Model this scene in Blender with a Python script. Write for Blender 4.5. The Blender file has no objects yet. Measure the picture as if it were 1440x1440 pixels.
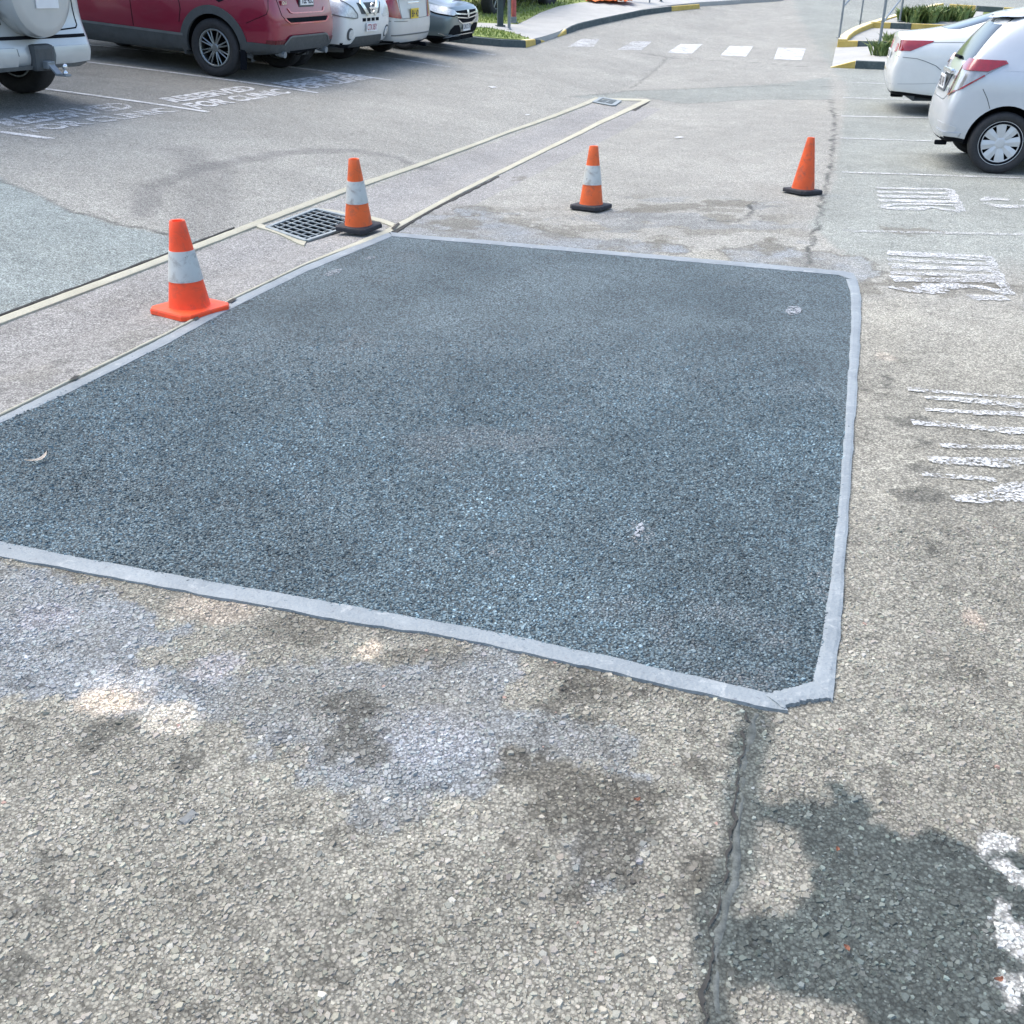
import bpy, bmesh, math, random
import numpy as np
from mathutils import Vector, Matrix
from mathutils.bvhtree import BVHTree
from mathutils.geometry import delaunay_2d_cdt

random.seed(7)
RNG = np.random.default_rng(11)
scene = bpy.context.scene
COL = scene.collection

# ------------------------------------------------------------------ camera, sky, sun, exposure
F = 1400.0                                  # focal length in photo pixels (1440 wide)
CAM_H = 1.6
TH = math.atan(720 / F)                     # pitch below the horizontal
CT, ST = math.cos(TH), math.sin(TH)
cam_data = bpy.data.cameras.new('camera')
cam_data.sensor_width = 36.0
cam_data.lens = 36.0 * F / 1440.0
cam_data.clip_start = 0.05
cam_data.clip_end = 2000.0
cam = bpy.data.objects.new('camera', cam_data)
cam.location = (0, 0, CAM_H)
cam.rotation_euler = (math.pi / 2 - TH, 0, 0)
COL.objects.link(cam)
scene.camera = cam

SUN_EL, SUN_AZ = math.radians(62), math.radians(305)      # azimuth measured from +Y clockwise
world = bpy.data.worlds.new('World')
scene.world = world
world.use_nodes = True
wn = world.node_tree
wn.nodes.clear()
wo = wn.nodes.new('ShaderNodeOutputWorld')
wb_ = wn.nodes.new('ShaderNodeBackground')
sky = wn.nodes.new('ShaderNodeTexSky')
sky.sky_type = 'NISHITA'
sky.sun_disc = False
sky.sun_elevation = SUN_EL
sky.sun_rotation = SUN_AZ
sky.air_density = 1.0
sky.dust_density = 3.0
sky.ozone_density = 0.6
wb_.inputs['Strength'].default_value = 0.15
wn.links.new(sky.outputs[0], wb_.inputs[0])
wn.links.new(wb_.outputs[0], wo.inputs[0])

sd = bpy.data.lights.new('sun', 'SUN')
sd.energy = 0.95
sd.angle = math.radians(48)
sd.color = (1.0, 0.95, 0.86)
sun = bpy.data.objects.new('sun', sd)
sdir = Vector((math.sin(SUN_AZ) * math.cos(SUN_EL), math.cos(SUN_AZ) * math.cos(SUN_EL), math.sin(SUN_EL)))
sun.rotation_euler = sdir.to_track_quat('Z', 'Y').to_euler()
COL.objects.link(sun)

scene.view_settings.view_transform = 'Standard'
scene.view_settings.look = 'None'
scene.view_settings.exposure = 1.40
scene.view_settings.gamma = 1.0
scene.view_settings.use_curve_mapping = False

# ------------------------------------------------------------------ terrain
D0 = np.array([-2.67, 5.06])
DD = np.array([0.316, 0.949]); DD = DD / np.linalg.norm(DD)
NL = np.array([-DD[1], DD[0]])              # points left of the drain

def sstep(a, b, x):
    t = np.clip((np.asarray(x, float) - a) / (b - a), 0, 1)
    return t * t * (3 - 2 * t)

def pdist(x, y):
    return (x - D0[0]) * NL[0] + (y - D0[1]) * NL[1]

def hgt(x, y):
    x = np.asarray(x, float); y = np.asarray(y, float)
    p = pdist(x, y)
    pp = 14 * np.tanh(np.clip(p, 0, None) / 14)
    left = 0.1 + 0.1 * pp + 0.175 * (1 - np.exp(-0.615 * pp))
    left = 0.1 + (left - 0.1) * (1 - 0.35 * sstep(16, 30, y))
    right = 0.1 * np.exp(np.clip(p, None, 0) / 2.5)
    h = np.where(p > 0, left, right)
    along = (x - D0[0]) * DD[0] + (y - D0[1]) * DD[1]
    h = h - 0.025 * np.exp(-((p + 0.42) / 0.2) ** 2) * sstep(12.6, 11.0, along)
    yy = np.clip(y - 13, 0, None)
    far = np.where(yy < 32, 0.0035 * yy ** 2, 3.584 + 0.224 * 14 * np.tanh((yy - 32) / 14))
    return h + far

def gp(px, py):
    """photo pixel -> point on the terrain"""
    u = (px - 720) / F; v = (py - 720) / F
    r = np.array([u, CT - v * ST, -ST - v * CT])
    t = np.geomspace(0.5, 120, 4000)
    z = CAM_H + r[2] * t - hgt(r[0] * t, r[1] * t)
    i = np.argmax(z < 0)
    if i == 0:
        i = len(t) - 1
    a = z[i - 1] / (z[i - 1] - z[i])
    tt = t[i - 1] + a * (t[i] - t[i - 1])
    x, y = r[0] * tt, r[1] * tt
    return np.array([x, y, float(hgt(x, y))])

def gp2(pts):
    return np.array([gp(a, b)[:2] for a, b in pts])

# ------------------------------------------------------------------ numpy noise
def _hash(ix, iy, s):
    n = (ix.astype(np.int64) * 374761393 + iy.astype(np.int64) * 668265263 + s * 1442695041) & 0x7fffffff
    n = ((n ^ (n >> 13)) * 1274126177) & 0x7fffffff
    n = n ^ (n >> 16)
    return (n & 0xffff) / 65535.0

def vnoise(x, y, s=0):
    x = np.asarray(x, float); y = np.asarray(y, float)
    ix = np.floor(x); iy = np.floor(y)
    fx = x - ix; fy = y - iy
    fx = fx * fx * (3 - 2 * fx); fy = fy * fy * (3 - 2 * fy)
    a = _hash(ix, iy, s); b = _hash(ix + 1, iy, s); c = _hash(ix, iy + 1, s); d = _hash(ix + 1, iy + 1, s)
    return (a * (1 - fx) + b * fx) * (1 - fy) + (c * (1 - fx) + d * fx) * fy

def fbm(x, y, f, o=4, s=0):
    r = 0; amp = 0.5; tot = 0
    for k in range(o):
        r = r + amp * vnoise(x * f, y * f, s + k * 17); tot += amp
        amp *= 0.5; f *= 2.07
    return r / tot - 0.5            # about -0.5 .. 0.5

def in_poly(x, y, P):
    c = np.zeros(x.shape, bool)
    n = len(P); j = n - 1
    for i in range(n):
        xi, yi = P[i]; xj, yj = P[j]
        cond = ((yi > y) != (yj > y))
        with np.errstate(divide='ignore', invalid='ignore'):
            xs = (xj - xi) * (y - yi) / (yj - yi + 1e-12) + xi
        c ^= cond & (x < xs)
        j = i
    return c

def seg_dist(x, y, P, closed=False):
    d = np.full(x.shape, 1e9)
    n = len(P)
    for i in range(n if closed else n - 1):
        ax, ay = P[i]; bx, by = P[(i + 1) % n]
        dx, dy = bx - ax, by - ay
        t = np.clip(((x - ax) * dx + (y - ay) * dy) / (dx * dx + dy * dy + 1e-12), 0, 1)
        d = np.minimum(d, np.hypot(x - ax - t * dx, y - ay - t * dy))
    return d

def sdf(x, y, P):
    """signed distance, positive inside; evaluated only near the polygon"""
    P = np.asarray(P)
    out = np.full(x.shape, -9.0)
    m = (x > P[:, 0].min() - .4) & (x < P[:, 0].max() + .4) & (y > P[:, 1].min() - .4) & (y < P[:, 1].max() + .4)
    if m.any():
        xs, ys = x[m], y[m]
        d = seg_dist(xs, ys, P, True)
        out[m] = np.where(in_poly(xs, ys, P), d, -d)
    return out

# ------------------------------------------------------------------ object helpers
def link(o, parent=None):
    COL.objects.link(o)
    if parent is not None:
        o.parent = parent
    return o

def tag(o, label=None, cat=None, group=None, kind=None):
    if label: o['label'] = label
    if cat: o['category'] = cat
    if group: o['group'] = group
    if kind: o['kind'] = kind
    return o

def empty(name, loc=(0, 0, 0)):
    o = bpy.data.objects.new(name, None)
    o.empty_display_size = 0.1
    o.location = loc
    return link(o)

def mesh_obj(name, verts, faces, mat=None, parent=None, smooth=False):
    me = bpy.data.meshes.new(name)
    me.from_pydata([tuple(v) for v in verts], [], [tuple(f) for f in faces])
    me.update()
    if mat: me.materials.append(mat)
    if smooth: me.shade_smooth()
    return link(bpy.data.objects.new(name, me), parent)

def bm_obj(name, bm, mat=None, parent=None, smooth=False):
    me = bpy.data.meshes.new(name)
    bmesh.ops.recalc_face_normals(bm, faces=bm.faces)
    bm.to_mesh(me); bm.free()
    if mat: me.materials.append(mat)
    if smooth: me.shade_smooth()
    return link(bpy.data.objects.new(name, me), parent)

def bm_box(bm, c, s, bev=0.0, rot=None):
    r = bmesh.ops.create_cube(bm, size=1.0)
    vs = r['verts']
    M = Matrix.Translation(Vector(c)) @ (rot.to_4x4() if rot else Matrix.Identity(4)) @ Matrix.Diagonal((s[0], s[1], s[2], 1))
    bmesh.ops.transform(bm, matrix=M, verts=vs)
    if bev > 0:
        es = list({e for v in vs for e in v.link_edges})
        bmesh.ops.bevel(bm, geom=es, offset=bev, segments=2, affect='EDGES', profile=0.6)

def bm_tube(bm, pts, r, seg=10, cap=True):
    pts = [Vector(p) for p in pts]
    rings = []
    up = Vector((0, 0, 1))
    for i, p in enumerate(pts):
        t = (pts[min(i + 1, len(pts) - 1)] - pts[max(i - 1, 0)]).normalized()
        a = t.cross(up)
        if a.length < 1e-3: a = t.cross(Vector((1, 0, 0)))
        a.normalize(); b = t.cross(a).normalized()
        rr = r[i] if isinstance(r, (list, tuple)) else r
        rings.append([bm.verts.new(p + (a * math.cos(k / seg * math.tau) + b * math.sin(k / seg * math.tau)) * rr) for k in range(seg)])
    for A, B in zip(rings, rings[1:]):
        for k in range(seg):
            bm.faces.new((A[k], A[(k + 1) % seg], B[(k + 1) % seg], B[k]))
    if cap:
        bm.faces.new(rings[0]); bm.faces.new(rings[-1])

def bm_lathe(bm, prof, seg=32, axis='Z', M=None, close=False):
    """prof: list of (r, h) ; revolve about the axis"""
    rings = []
    for r, h in prof:
        ring = []
        for k in range(seg):
            a = k / seg * math.tau
            if axis == 'Z': v = Vector((r * math.cos(a), r * math.sin(a), h))
            else: v = Vector((r * math.cos(a), h, r * math.sin(a)))
            if M: v = M @ v
            ring.append(bm.verts.new(v))
        rings.append(ring)
    pairs = list(zip(rings, rings[1:]))
    if close: pairs.append((rings[-1], rings[0]))
    for A, B in pairs:
        for k in range(seg):
            bm.faces.new((A[k], A[(k + 1) % seg], B[(k + 1) % seg], B[k]))
    if not close:
        if prof[0][0] > 1e-4: bm.faces.new(rings[0])
        if prof[-1][0] > 1e-4: bm.faces.new(rings[-1])
    return rings

def cdt_fill(poly, step):
    """triangulate a 2D polygon with interior points about `step` apart"""
    P = [np.array(p, float) for p in poly]
    Q = []
    for a, b in zip(P, P[1:] + P[:1]):
        n = max(1, int(np.linalg.norm(b - a) / step))
        for k in range(n): Q.append(a + (b - a) * k / n)
    nb = len(Q)
    A = np.array(Q)
    x0, y0 = A.min(0); x1, y1 = A.max(0)
    gx, gy = np.meshgrid(np.arange(x0 + step / 2, x1, step), np.arange(y0 + step / 2, y1, step))
    gx = gx.ravel(); gy = gy.ravel()
    if len(gx):
        m = in_poly(gx, gy, A)
        gx, gy = gx[m], gy[m]
        if len(gx):
            m = seg_dist(gx, gy, A, True) > step * .35
            gx, gy = gx[m], gy[m]
    pts = [Vector((q[0], q[1])) for q in Q] + [Vector((a, b)) for a, b in zip(gx, gy)]
    edges = [(i, (i + 1) % nb) for i in range(nb)]
    r = delaunay_2d_cdt(pts, edges, [], 1, 1e-7)
    return np.array([(v.x, v.y) for v in r[0]]), [tuple(f) for f in r[2]]

def text_mesh(txt, size=1.0, bold=0.0, res=2):
    cu = bpy.data.curves.new('txt', 'FONT')
    cu.body = txt; cu.size = size; cu.resolution_u = res; cu.offset = bold
    cu.align_x = 'LEFT'
    o = bpy.data.objects.new('txt', cu)
    COL.objects.link(o)
    me = bpy.data.meshes.new_from_object(o)
    COL.objects.unlink(o)
    bpy.data.objects.remove(o)
    bm = bmesh.new(); bm.from_mesh(me)
    bmesh.ops.triangulate(bm, faces=bm.faces)
    V = np.array([v.co[:] for v in bm.verts]); bm.verts.index_update()
    Fc = [tuple(v.index for v in f.verts) for f in bm.faces]
    bm.free(); bpy.data.meshes.remove(me)
    return V, Fc
# ------------------------------------------------------------------ materials
def lin(r, g, b):
    f = lambda c: (c / 255 / 12.92) if c / 255 <= 0.04045 else ((c / 255 + 0.055) / 1.055) ** 2.4
    return (f(r), f(g), f(b))

class NT:
    def __init__(s, name):
        s.m = bpy.data.materials.new(name); s.m.use_nodes = True
        s.t = s.m.node_tree; s.t.nodes.clear()
        s.out = s.t.nodes.new('ShaderNodeOutputMaterial')
        s.b = s.t.nodes.new('ShaderNodeBsdfPrincipled')
        s.l(s.b.outputs[0], s.out.inputs[0])
    def n(s, typ, **kw):
        nd = s.t.nodes.new(typ)
        for k, v in kw.items():
            if k.startswith('i_'):
                nm = k[2:]
                nd.inputs[int(nm) if nm.isdigit() else nm.replace('_', ' ')].default_value = v
            else: setattr(nd, k, v)
        return nd
    def l(s, a, b): s.t.links.new(a, b)
    def pos(s, obj=False):
        if obj: return s.n('ShaderNodeTexCoord').outputs['Object']
        return s.n('ShaderNodeNewGeometry').outputs['Position']
    def noise(s, co, scale, detail=3, rough=.55, dist=0):
        nd = s.n('ShaderNodeTexNoise', i_Scale=scale, i_Detail=detail, i_Roughness=rough, i_Distortion=dist)
        s.l(co, nd.inputs['Vector']); return nd.outputs['Fac']
    def vor(s, co, scale, feature='F1', out='Distance'):
        nd = s.n('ShaderNodeTexVoronoi', feature=feature, i_Scale=scale)
        s.l(co, nd.inputs['Vector']); return nd.outputs[out]
    def ramp(s, fac, stops):
        nd = s.n('ShaderNodeValToRGB'); e = nd.color_ramp.elements
        while len(e) < len(stops): e.new(0.5)
        for el, (p, c) in zip(e, stops):
            el.position = p; el.color = (*c, 1) if len(c) == 3 else c
        s.l(fac, nd.inputs[0]); return nd.outputs[0]
    def val(s, fac, a, b, lo=0., hi=1.):
        nd = s.n('ShaderNodeMapRange', i_1=a, i_2=b, i_3=lo, i_4=hi); s.l(fac, nd.inputs[0]); return nd.outputs[0]
    def mix(s, fac, a, b, mode='MIX'):
        nd = s.n('ShaderNodeMix', data_type='RGBA', blend_type=mode)
        for v, i in ((fac, 0), (a, 6), (b, 7)):
            if hasattr(v, 'is_linked') or hasattr(v, 'links'): s.l(v, nd.inputs[i])
            else: nd.inputs[i].default_value = v if i == 0 else ((*v, 1) if len(v) == 3 else v)
        return nd.outputs[2]
    def math(s, op, a, b=0.0):
        nd = s.n('ShaderNodeMath', operation=op)
        for v, i in ((a, 0), (b, 1)):
            if hasattr(v, 'links'): s.l(v, nd.inputs[i])
            else: nd.inputs[i].default_value = v
        return nd.outputs[0]
    def bump(s, h, strength=.5, dist=.01, prev=None):
        nd = s.n('ShaderNodeBump', i_Strength=strength, i_Distance=dist)
        s.l(h, nd.inputs['Height'])
        if prev is not None: s.l(prev, nd.inputs['Normal'])
        return nd.outputs[0]
    def set(s, **kw):
        for k, v in kw.items():
            i = s.b.inputs[k.replace('_', ' ')]
            if hasattr(v, 'links'): s.l(v, i)
            else: i.default_value = (*v, 1) if isinstance(v, tuple) and len(v) == 3 else v
        return s.m

def plain(name, col, rough=.6, metal=0., coat=0., var=.12, scale=6., bump=0.0, obj=True, spec=.5):
    t = NT(name)
    co = t.pos(obj)
    nz = t.noise(co, scale, 4)
    k = t.val(nz, .25, .75, 1 - var, 1 + var)
    c = t.mix(1.0, col, k, 'MULTIPLY')
    t.set(Base_Color=c, Metallic=metal, Coat_Weight=coat, Coat_Roughness=.06, Specular_IOR_Level=spec)
    t.set(Roughness=t.val(t.noise(co, scale * 3, 3), .3, .7, max(rough - .08, .02), min(rough + .08, 1)))
    if bump: t.set(Normal=t.bump(t.noise(co, scale * 12, 3), bump, .004))
    return t.m

M = {}
# --- old asphalt: colour of the surface baked per vertex (zones, stains), grain from the nodes
def asphalt_mat(name, attr='Col', grain=1.0, chips=False):
    t = NT(name)
    co = t.pos()
    a = t.n('ShaderNodeAttribute', attribute_name=attr).outputs['Color']
    if chips:
        k = t.val(t.noise(co, 420, 2), .3, .7, .86, 1.14)
        c = t.mix(1.0, a, k, 'MULTIPLY')
        t.set(Base_Color=c, Roughness=.78, Specular_IOR_Level=.4)
        t.set(Normal=t.bump(t.noise(co, 500, 2), .35, .002))
        return t.m
    vc = t.n('ShaderNodeTexVoronoi', i_Scale=130.0); t.l(co, vc.inputs['Vector'])
    sep = t.n('ShaderNodeSeparateColor'); t.l(vc.outputs['Color'], sep.inputs[0])
    k1 = t.val(sep.outputs[0], 0, 1, 1 - .40 * grain, 1 + .45 * grain)
    edge = t.val(vc.outputs['Distance'], .35, .62, 1.12, 1.12 - .5 * grain)
    k2 = t.val(t.noise(co, 28, 4, .65), .3, .7, 1 - .16 * grain, 1 + .16 * grain)
    k3 = t.val(t.noise(co, 2.3, 5, .6), .3, .7, .93, 1.07)
    k = t.math('MULTIPLY', t.math('MULTIPLY', k1, edge), t.math('MULTIPLY', k2, k3))
    c = t.mix(1.0, a, k, 'MULTIPLY')
    t.set(Base_Color=c, Roughness=.82, Specular_IOR_Level=.35)
    hh = t.math('ADD', sep.outputs[1], t.math('MULTIPLY', t.noise(co, 260, 3, .7), .8))
    nb = t.bump(hh, .55 * grain, .005)
    nb = t.bump(t.noise(co, 60, 5, .7), .5, .008, nb)
    t.set(Normal=nb)
    return t.m

M['ground'] = asphalt_mat('old_asphalt')
M['chips'] = asphalt_mat('asphalt_chips', chips=True)

def patch_mat():
    t = NT('new_asphalt'); co = t.pos()
    vc = t.n('ShaderNodeTexVoronoi', i_Scale=110.0); t.l(co, vc.inputs['Vector'])
    sep = t.n('ShaderNodeSeparateColor'); t.l(vc.outputs['Color'], sep.inputs[0])
    base = t.ramp(t.noise(co, 1.3, 5, .62, .4), [(.32, (.080, .118, .134)), (.7, (.150, .204, .224))])
    dust = t.ramp(t.noise(co, 2.0, 5, .6, 0.3), [(.60, (0, 0, 0)), (.78, (.5, .5, .5))])
    base = t.mix(dust, base, (.19, .19, .188))
    k = t.val(sep.outputs[1], 0, 1, .45, 1.5)
    e = t.val(vc.outputs['Distance'], .3, .65, 1.1, .35)
    c = t.mix(1.0, base, t.math('MULTIPLY', k, e), 'MULTIPLY')
    t.set(Base_Color=c, Roughness=t.val(sep.outputs[2], 0, 1, .55, .8), Specular_IOR_Level=.35)
    nb = t.bump(t.math('SUBTRACT', 1.0, vc.outputs['Distance']), 1.0, .008)
    nb = t.bump(sep.outputs[0], .35, .006, nb)
    t.set(Normal=nb)
    return t.m
M['patch'] = patch_mat()

def patch_chip_mat():
    t = NT('new_asphalt_chips'); co = t.pos()
    a = t.n('ShaderNodeAttribute', attribute_name='Col').outputs['Color']
    c = t.mix(1.0, a, t.val(t.noise(co, 400, 2), .3, .7, .8, 1.2), 'MULTIPLY')
    t.set(Base_Color=c, Roughness=.68, Specular_IOR_Level=.3)
    t.set(Normal=t.bump(t.noise(co, 450, 2), .4, .002))
    return t.m
M['patch_chips'] = patch_chip_mat()

def tape_mat():
    t = NT('sealing_tape'); co = t.pos()
    base = t.ramp(t.noise(co, 5, 4, .6), [(.3, (.18, .213, .232)), (.7, (.245, .282, .30))])
    sc = t.ramp(t.noise(co, 16, 6, .72, .8), [(.56, (0, 0, 0)), (.70, (.6, .6, .6))])
    c = t.mix(sc, base, (.40, .43, .43))
    dk = t.ramp(t.noise(co, 60, 4, .7), [(.30, (.6, .6, .6)), (.42, (0, 0, 0))])
    c = t.mix(dk, c, (.12, .13, .15))
    t.set(Base_Color=c, Roughness=.6, Specular_IOR_Level=.4)
    nb = t.bump(t.noise(co, 26, 4), .45, .012)
    t.set(Normal=t.bump(t.vor(co, 95), .3, .005, nb))
    return t.m
M['tape'] = tape_mat()

def paint_mat(name, col, wear):
    """road paint, worn through to nothing in places"""
    t = NT(name); co = t.pos()
    mp = t.n('ShaderNodeMapping'); mp.inputs['Scale'].default_value = (1, 1, 1); t.l(co, mp.inputs[0])
    c = t.mix(1.0, col, t.val(t.noise(co, 9, 5, .65), .25, .75, .72, 1.08), 'MULTIPLY')
    t.set(Base_Color=c, Roughness=.7)
    vq = t.n('ShaderNodeTexVoronoi', i_Scale=105.0); t.l(co, vq.inputs['Vector'])
    sq = t.n('ShaderNodeSeparateColor'); t.l(vq.outputs['Color'], sq.inputs[0])
    n1 = t.math('ADD', t.math('MULTIPLY', t.noise(co, 60, 5, .75), .62), t.math('MULTIPLY', sq.outputs[0], .38)); n2 = t.noise(co, 4.5, 4, .6)
    w = t.math('ADD', t.math('MULTIPLY', n1, .6), t.math('MULTIPLY', n2, .4))
    fac = t.ramp(w, [(max(wear - .06, 0), (0, 0, 0)), (wear + .075, (.94, .94, .94))])
    tr = t.n('ShaderNodeBsdfTransparent'); mx = t.n('ShaderNodeMixShader')
    t.l(fac, mx.inputs[0]); t.l(tr.outputs[0], mx.inputs[1]); t.l(t.b.outputs[0], mx.inputs[2])
    t.l(mx.outputs[0], t.out.inputs[0])
    t.set(Normal=t.bump(t.vor(co, 95), .35, .006))
    return t.m
M['paint_fresh'] = paint_mat('road_paint_fresh', (.62, .64, .64), .40)
M['paint'] = paint_mat('road_paint', (.58, .60, .60), .47)
M['paint_mid'] = paint_mat('road_paint_mid', (.56, .58, .58), .488)
M['paint_worn'] = paint_mat('road_paint_worn', (.54, .56, .55), .515)

def conc(name, a, b, stain=(.25, .24, .2), amt=.4, sc=3):
    t = NT(name); co = t.pos()
    c = t.ramp(t.noise(co, sc, 5, .65), [(.3, a), (.7, b)])
    s_ = t.ramp(t.noise(co, sc * 4, 6, .7, .5), [(.56, (0, 0, 0)), (.75, (amt,) * 3)])
    c = t.mix(s_, c, stain)
    c = t.mix(1.0, c, t.val(t.noise(co, 120, 2), .3, .7, .88, 1.12), 'MULTIPLY')
    t.set(Base_Color=c, Roughness=.85, Specular_IOR_Level=.3)
    t.set(Normal=t.bump(t.noise(co, 90, 4), .4, .006))
    return t.m
M['cream'] = conc('cream_concrete', (.36, .35, .27), (.46, .45, .36), (.24, .235, .205), .8, 3.5)
M['path'] = conc('path_concrete', (.35, .355, .335), (.42, .425, .405), (.34, .34, .31), .35)
M['seal'] = conc('crack_seal', (.05, .06, .057), (.125, .14, .135), (.03, .036, .034), .9, 30)
M['kerb_dark'] = conc('kerb_black', (.055, .075, .08), (.10, .125, .125), (.3, .3, .27), .55, 5)
M['kerb_yellow'] = conc('kerb_yellow', (.46, .34, .09), (.56, .43, .14), (.15, .13, .08), .9, 6)
M['kerb_cream'] = conc('kerb_cream', (.70, .62, .36), (.78, .71, .48), (.40, .36, .25), .5, 4)
M['gap'] = plain('gap_dirt', (.035, .035, .032), .95, var=.4, scale=30)
M['grass_base'] = plain('grass_soil', (.17, .22, .06), .95, var=.45, scale=3, obj=False)
def leafy(name, a, b, sc=1.5):
    t = NT(name); co = t.pos()
    c = t.ramp(t.noise(co, sc, 4, .6), [(.3, a), (.7, b)])
    c = t.mix(1.0, c, t.val(t.noise(co, 60, 1), .3, .7, .7, 1.3), 'MULTIPLY')
    t.set(Base_Color=c, Roughness=.6, Specular_IOR_Level=.3)
    return t.m
M['grass'] = leafy('grass_blades', (.16, .24, .05), (.33, .38, .11), 1.2)
M['shrub'] = leafy('shrub_leaves', (.05, .12, .035), (.22, .26, .09), 9)
M['galv'] = plain('galvanised_steel', (.22, .25, .27), .5, .5, var=.15, scale=12)
M['grate'] = plain('grate_steel', (.26, .30, .31), .6, .4, var=.2, scale=15)
M['smudge'] = paint_mat('dust_smudge', (.34, .37, .40), .50)
M['dark'] = plain('matt_black', (.008, .010, .014), .9, var=.2, spec=.08)
M['pit'] = plain('pit_wall', (.02, .03, .03), .9, var=.3)

def cone_mat(name, col, dirt):
    t = NT(name); co = t.pos(True)
    c = t.mix(1.0, col, t.val(t.noise(co, 7, 4), .3, .7, .9, 1.08), 'MULTIPLY')
    d = t.ramp(t.noise(co, 11, 6, .72, .6), [(.50, (0, 0, 0)), (.70, (dirt * .8,) * 3)])
    c = t.mix(d, c, (.13, .08, .06))
    sc = t.ramp(t.noise(co, 38, 4, .7), [(.67, (0, 0, 0)), (.72, (dirt * 1.2,) * 3)])
    c = t.mix(sc, c, (.03, .03, .03))
    t.set(Base_Color=c, Roughness=.5, Specular_IOR_Level=.4)
    t.set(Normal=t.bump(t.noise(co, 20, 3), .12, .01))
    return t.m
M['cone_bright'] = cone_mat('cone_bright_orange', (.92, .085, .022), .5)
M['cone_orange'] = cone_mat('cone_orange', (.74, .125, .026), .75)
M['cone_dirty'] = cone_mat('cone_dirty_orange', (.66, .095, .02), .9)
M['cone_white'] = cone_mat('cone_collar_white', (.52, .54, .51), .8)
M['cone_base'] = plain('cone_base_rubber', (.018, .020, .026), .75, var=.3, scale=20)

def carpaint(name, col, metal=0., rough=.28, coat=1.0, flake=.04):
    t = NT(name); co = t.pos(True)
    c = t.mix(1.0, col, t.val(t.noise(co, 3, 3), .3, .7, 1 - flake, 1 + flake), 'MULTIPLY')
    dirt = t.ramp(t.noise(co, 8, 6, .7), [(.5, (0, 0, 0)), (.9, (.25, .25, .25))])
    c = t.mix(dirt, c, tuple(.75 * v + .02 for v in col))
    t.set(Base_Color=c, Metallic=metal, Roughness=rough, Coat_Weight=coat, Coat_Roughness=.05)
    return t.m
M['white'] = carpaint('paint_white', (.66, .69, .68))
M['pearl'] = carpaint('paint_silver_white', (.47, .51, .545), .25, .35)
M['silver'] = carpaint('paint_silver', (.50, .53, .54), .35, .38)
M['champagne'] = carpaint('paint_pale_silver', (.44, .47, .47), .3, .4)
M['maroon'] = carpaint('paint_maroon', (.24, .010, .038), .25, .3)
M['greyblue'] = carpaint('paint_grey_blue', (.14, .19, .20), .5, .35)
M['navy'] = carpaint('paint_dark_navy', (.012, .016, .03), .1, .4, .6)
M['glass'] = plain('dark_glass', (.018, .03, .032), .05, var=.1, spec=.6)
M['lens'] = plain('clear_lens', (.52, .56, .57), .25, .1, 1.0, var=.25, scale=25)
M['red_lens'] = plain('red_lens', (.24, .005, .014), .15, 0, 1.0, var=.2, scale=20)
M['pale_red_lens'] = plain('pale_red_lens', (.62, .12, .14), .15, 0, 1.0, var=.2, scale=20)
M['grey_lens'] = plain('grey_lens', (.30, .31, .32), .15, .3, 1.0, var=.25, scale=25)
M['chrome'] = plain('chrome', (.72, .75, .76), .14, 1.0, var=.05)
M['plastic'] = plain('grey_plastic', (.055, .065, .07), .6, var=.15, scale=10)
M['plastic_light'] = plain('light_grey_plastic', (.12, .135, .14), .55, var=.15, scale=10)
M['tyre'] = plain('tyre_rubber', (.022, .024, .027), .8, var=.25, scale=15, bump=.2)
M['alloy'] = plain('alloy', (.24, .27, .28), .35, .85, var=.1)
M['hubcap'] = plain('hubcap_silver', (.52, .55, .57), .4, .4, var=.08)
M['plate_white'] = plain('plate_white', (.72, .74, .74), .5, var=.06)
M['plate_yellow'] = plain('plate_yellow', (.72, .52, .04), .5, var=.08)
M['plate_text'] = plain('plate_text', (.03, .03, .05), .6)
M['plate_red'] = plain('plate_maroon_text', (.35, .05, .08), .6)
M['green'] = plain('sticker_green', (.03, .25, .12), .5)
M['orange_cloth'] = leafy('orange_mesh_fabric', (.75, .12, .03), (.85, .25, .08), 6)
M['red_dark'] = plain('dark_reflector', (.10, .008, .014), .3)
M['red_paint'] = plain('post_red', (.36, .08, .07), .6, var=.25, scale=8)
M['post_dark'] = plain('post_dark_green', (.03, .05, .05), .6, var=.25, scale=8)
M['blue'] = plain('board_blue_grey', (.35, .45, .6), .6)
M['stone'] = plain('grey_stone', (.17, .18, .175), .85, var=.3, scale=60)
M['leaf'] = plain('dry_leaf', (.66, .60, .52), .7, var=.25, scale=40)
M['leaf_red'] = plain('dry_leaf_brown', (.36, .17, .11), .7, var=.25, scale=40)
# ------------------------------------------------------------------ colour of the old asphalt (albedo zones, stains, cracks)
def S(*c): return np.array(c, float)
BEIGE = S(.282, .276, .232)
C_ROAD = S(.322, .322, .288)
C_BAY = S(.280, .300, .272)
C_BLUEPATCH = S(.262, .300, .285)
C_BLUE = S(.240, .262, .270)
C_TAR = S(.080, .098, .091)
C_BROWN = S(.145, .140, .115)
C_OLIVE = S(.100, .100, .085)
C_SAND = S(.55, .48, .38)

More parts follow.
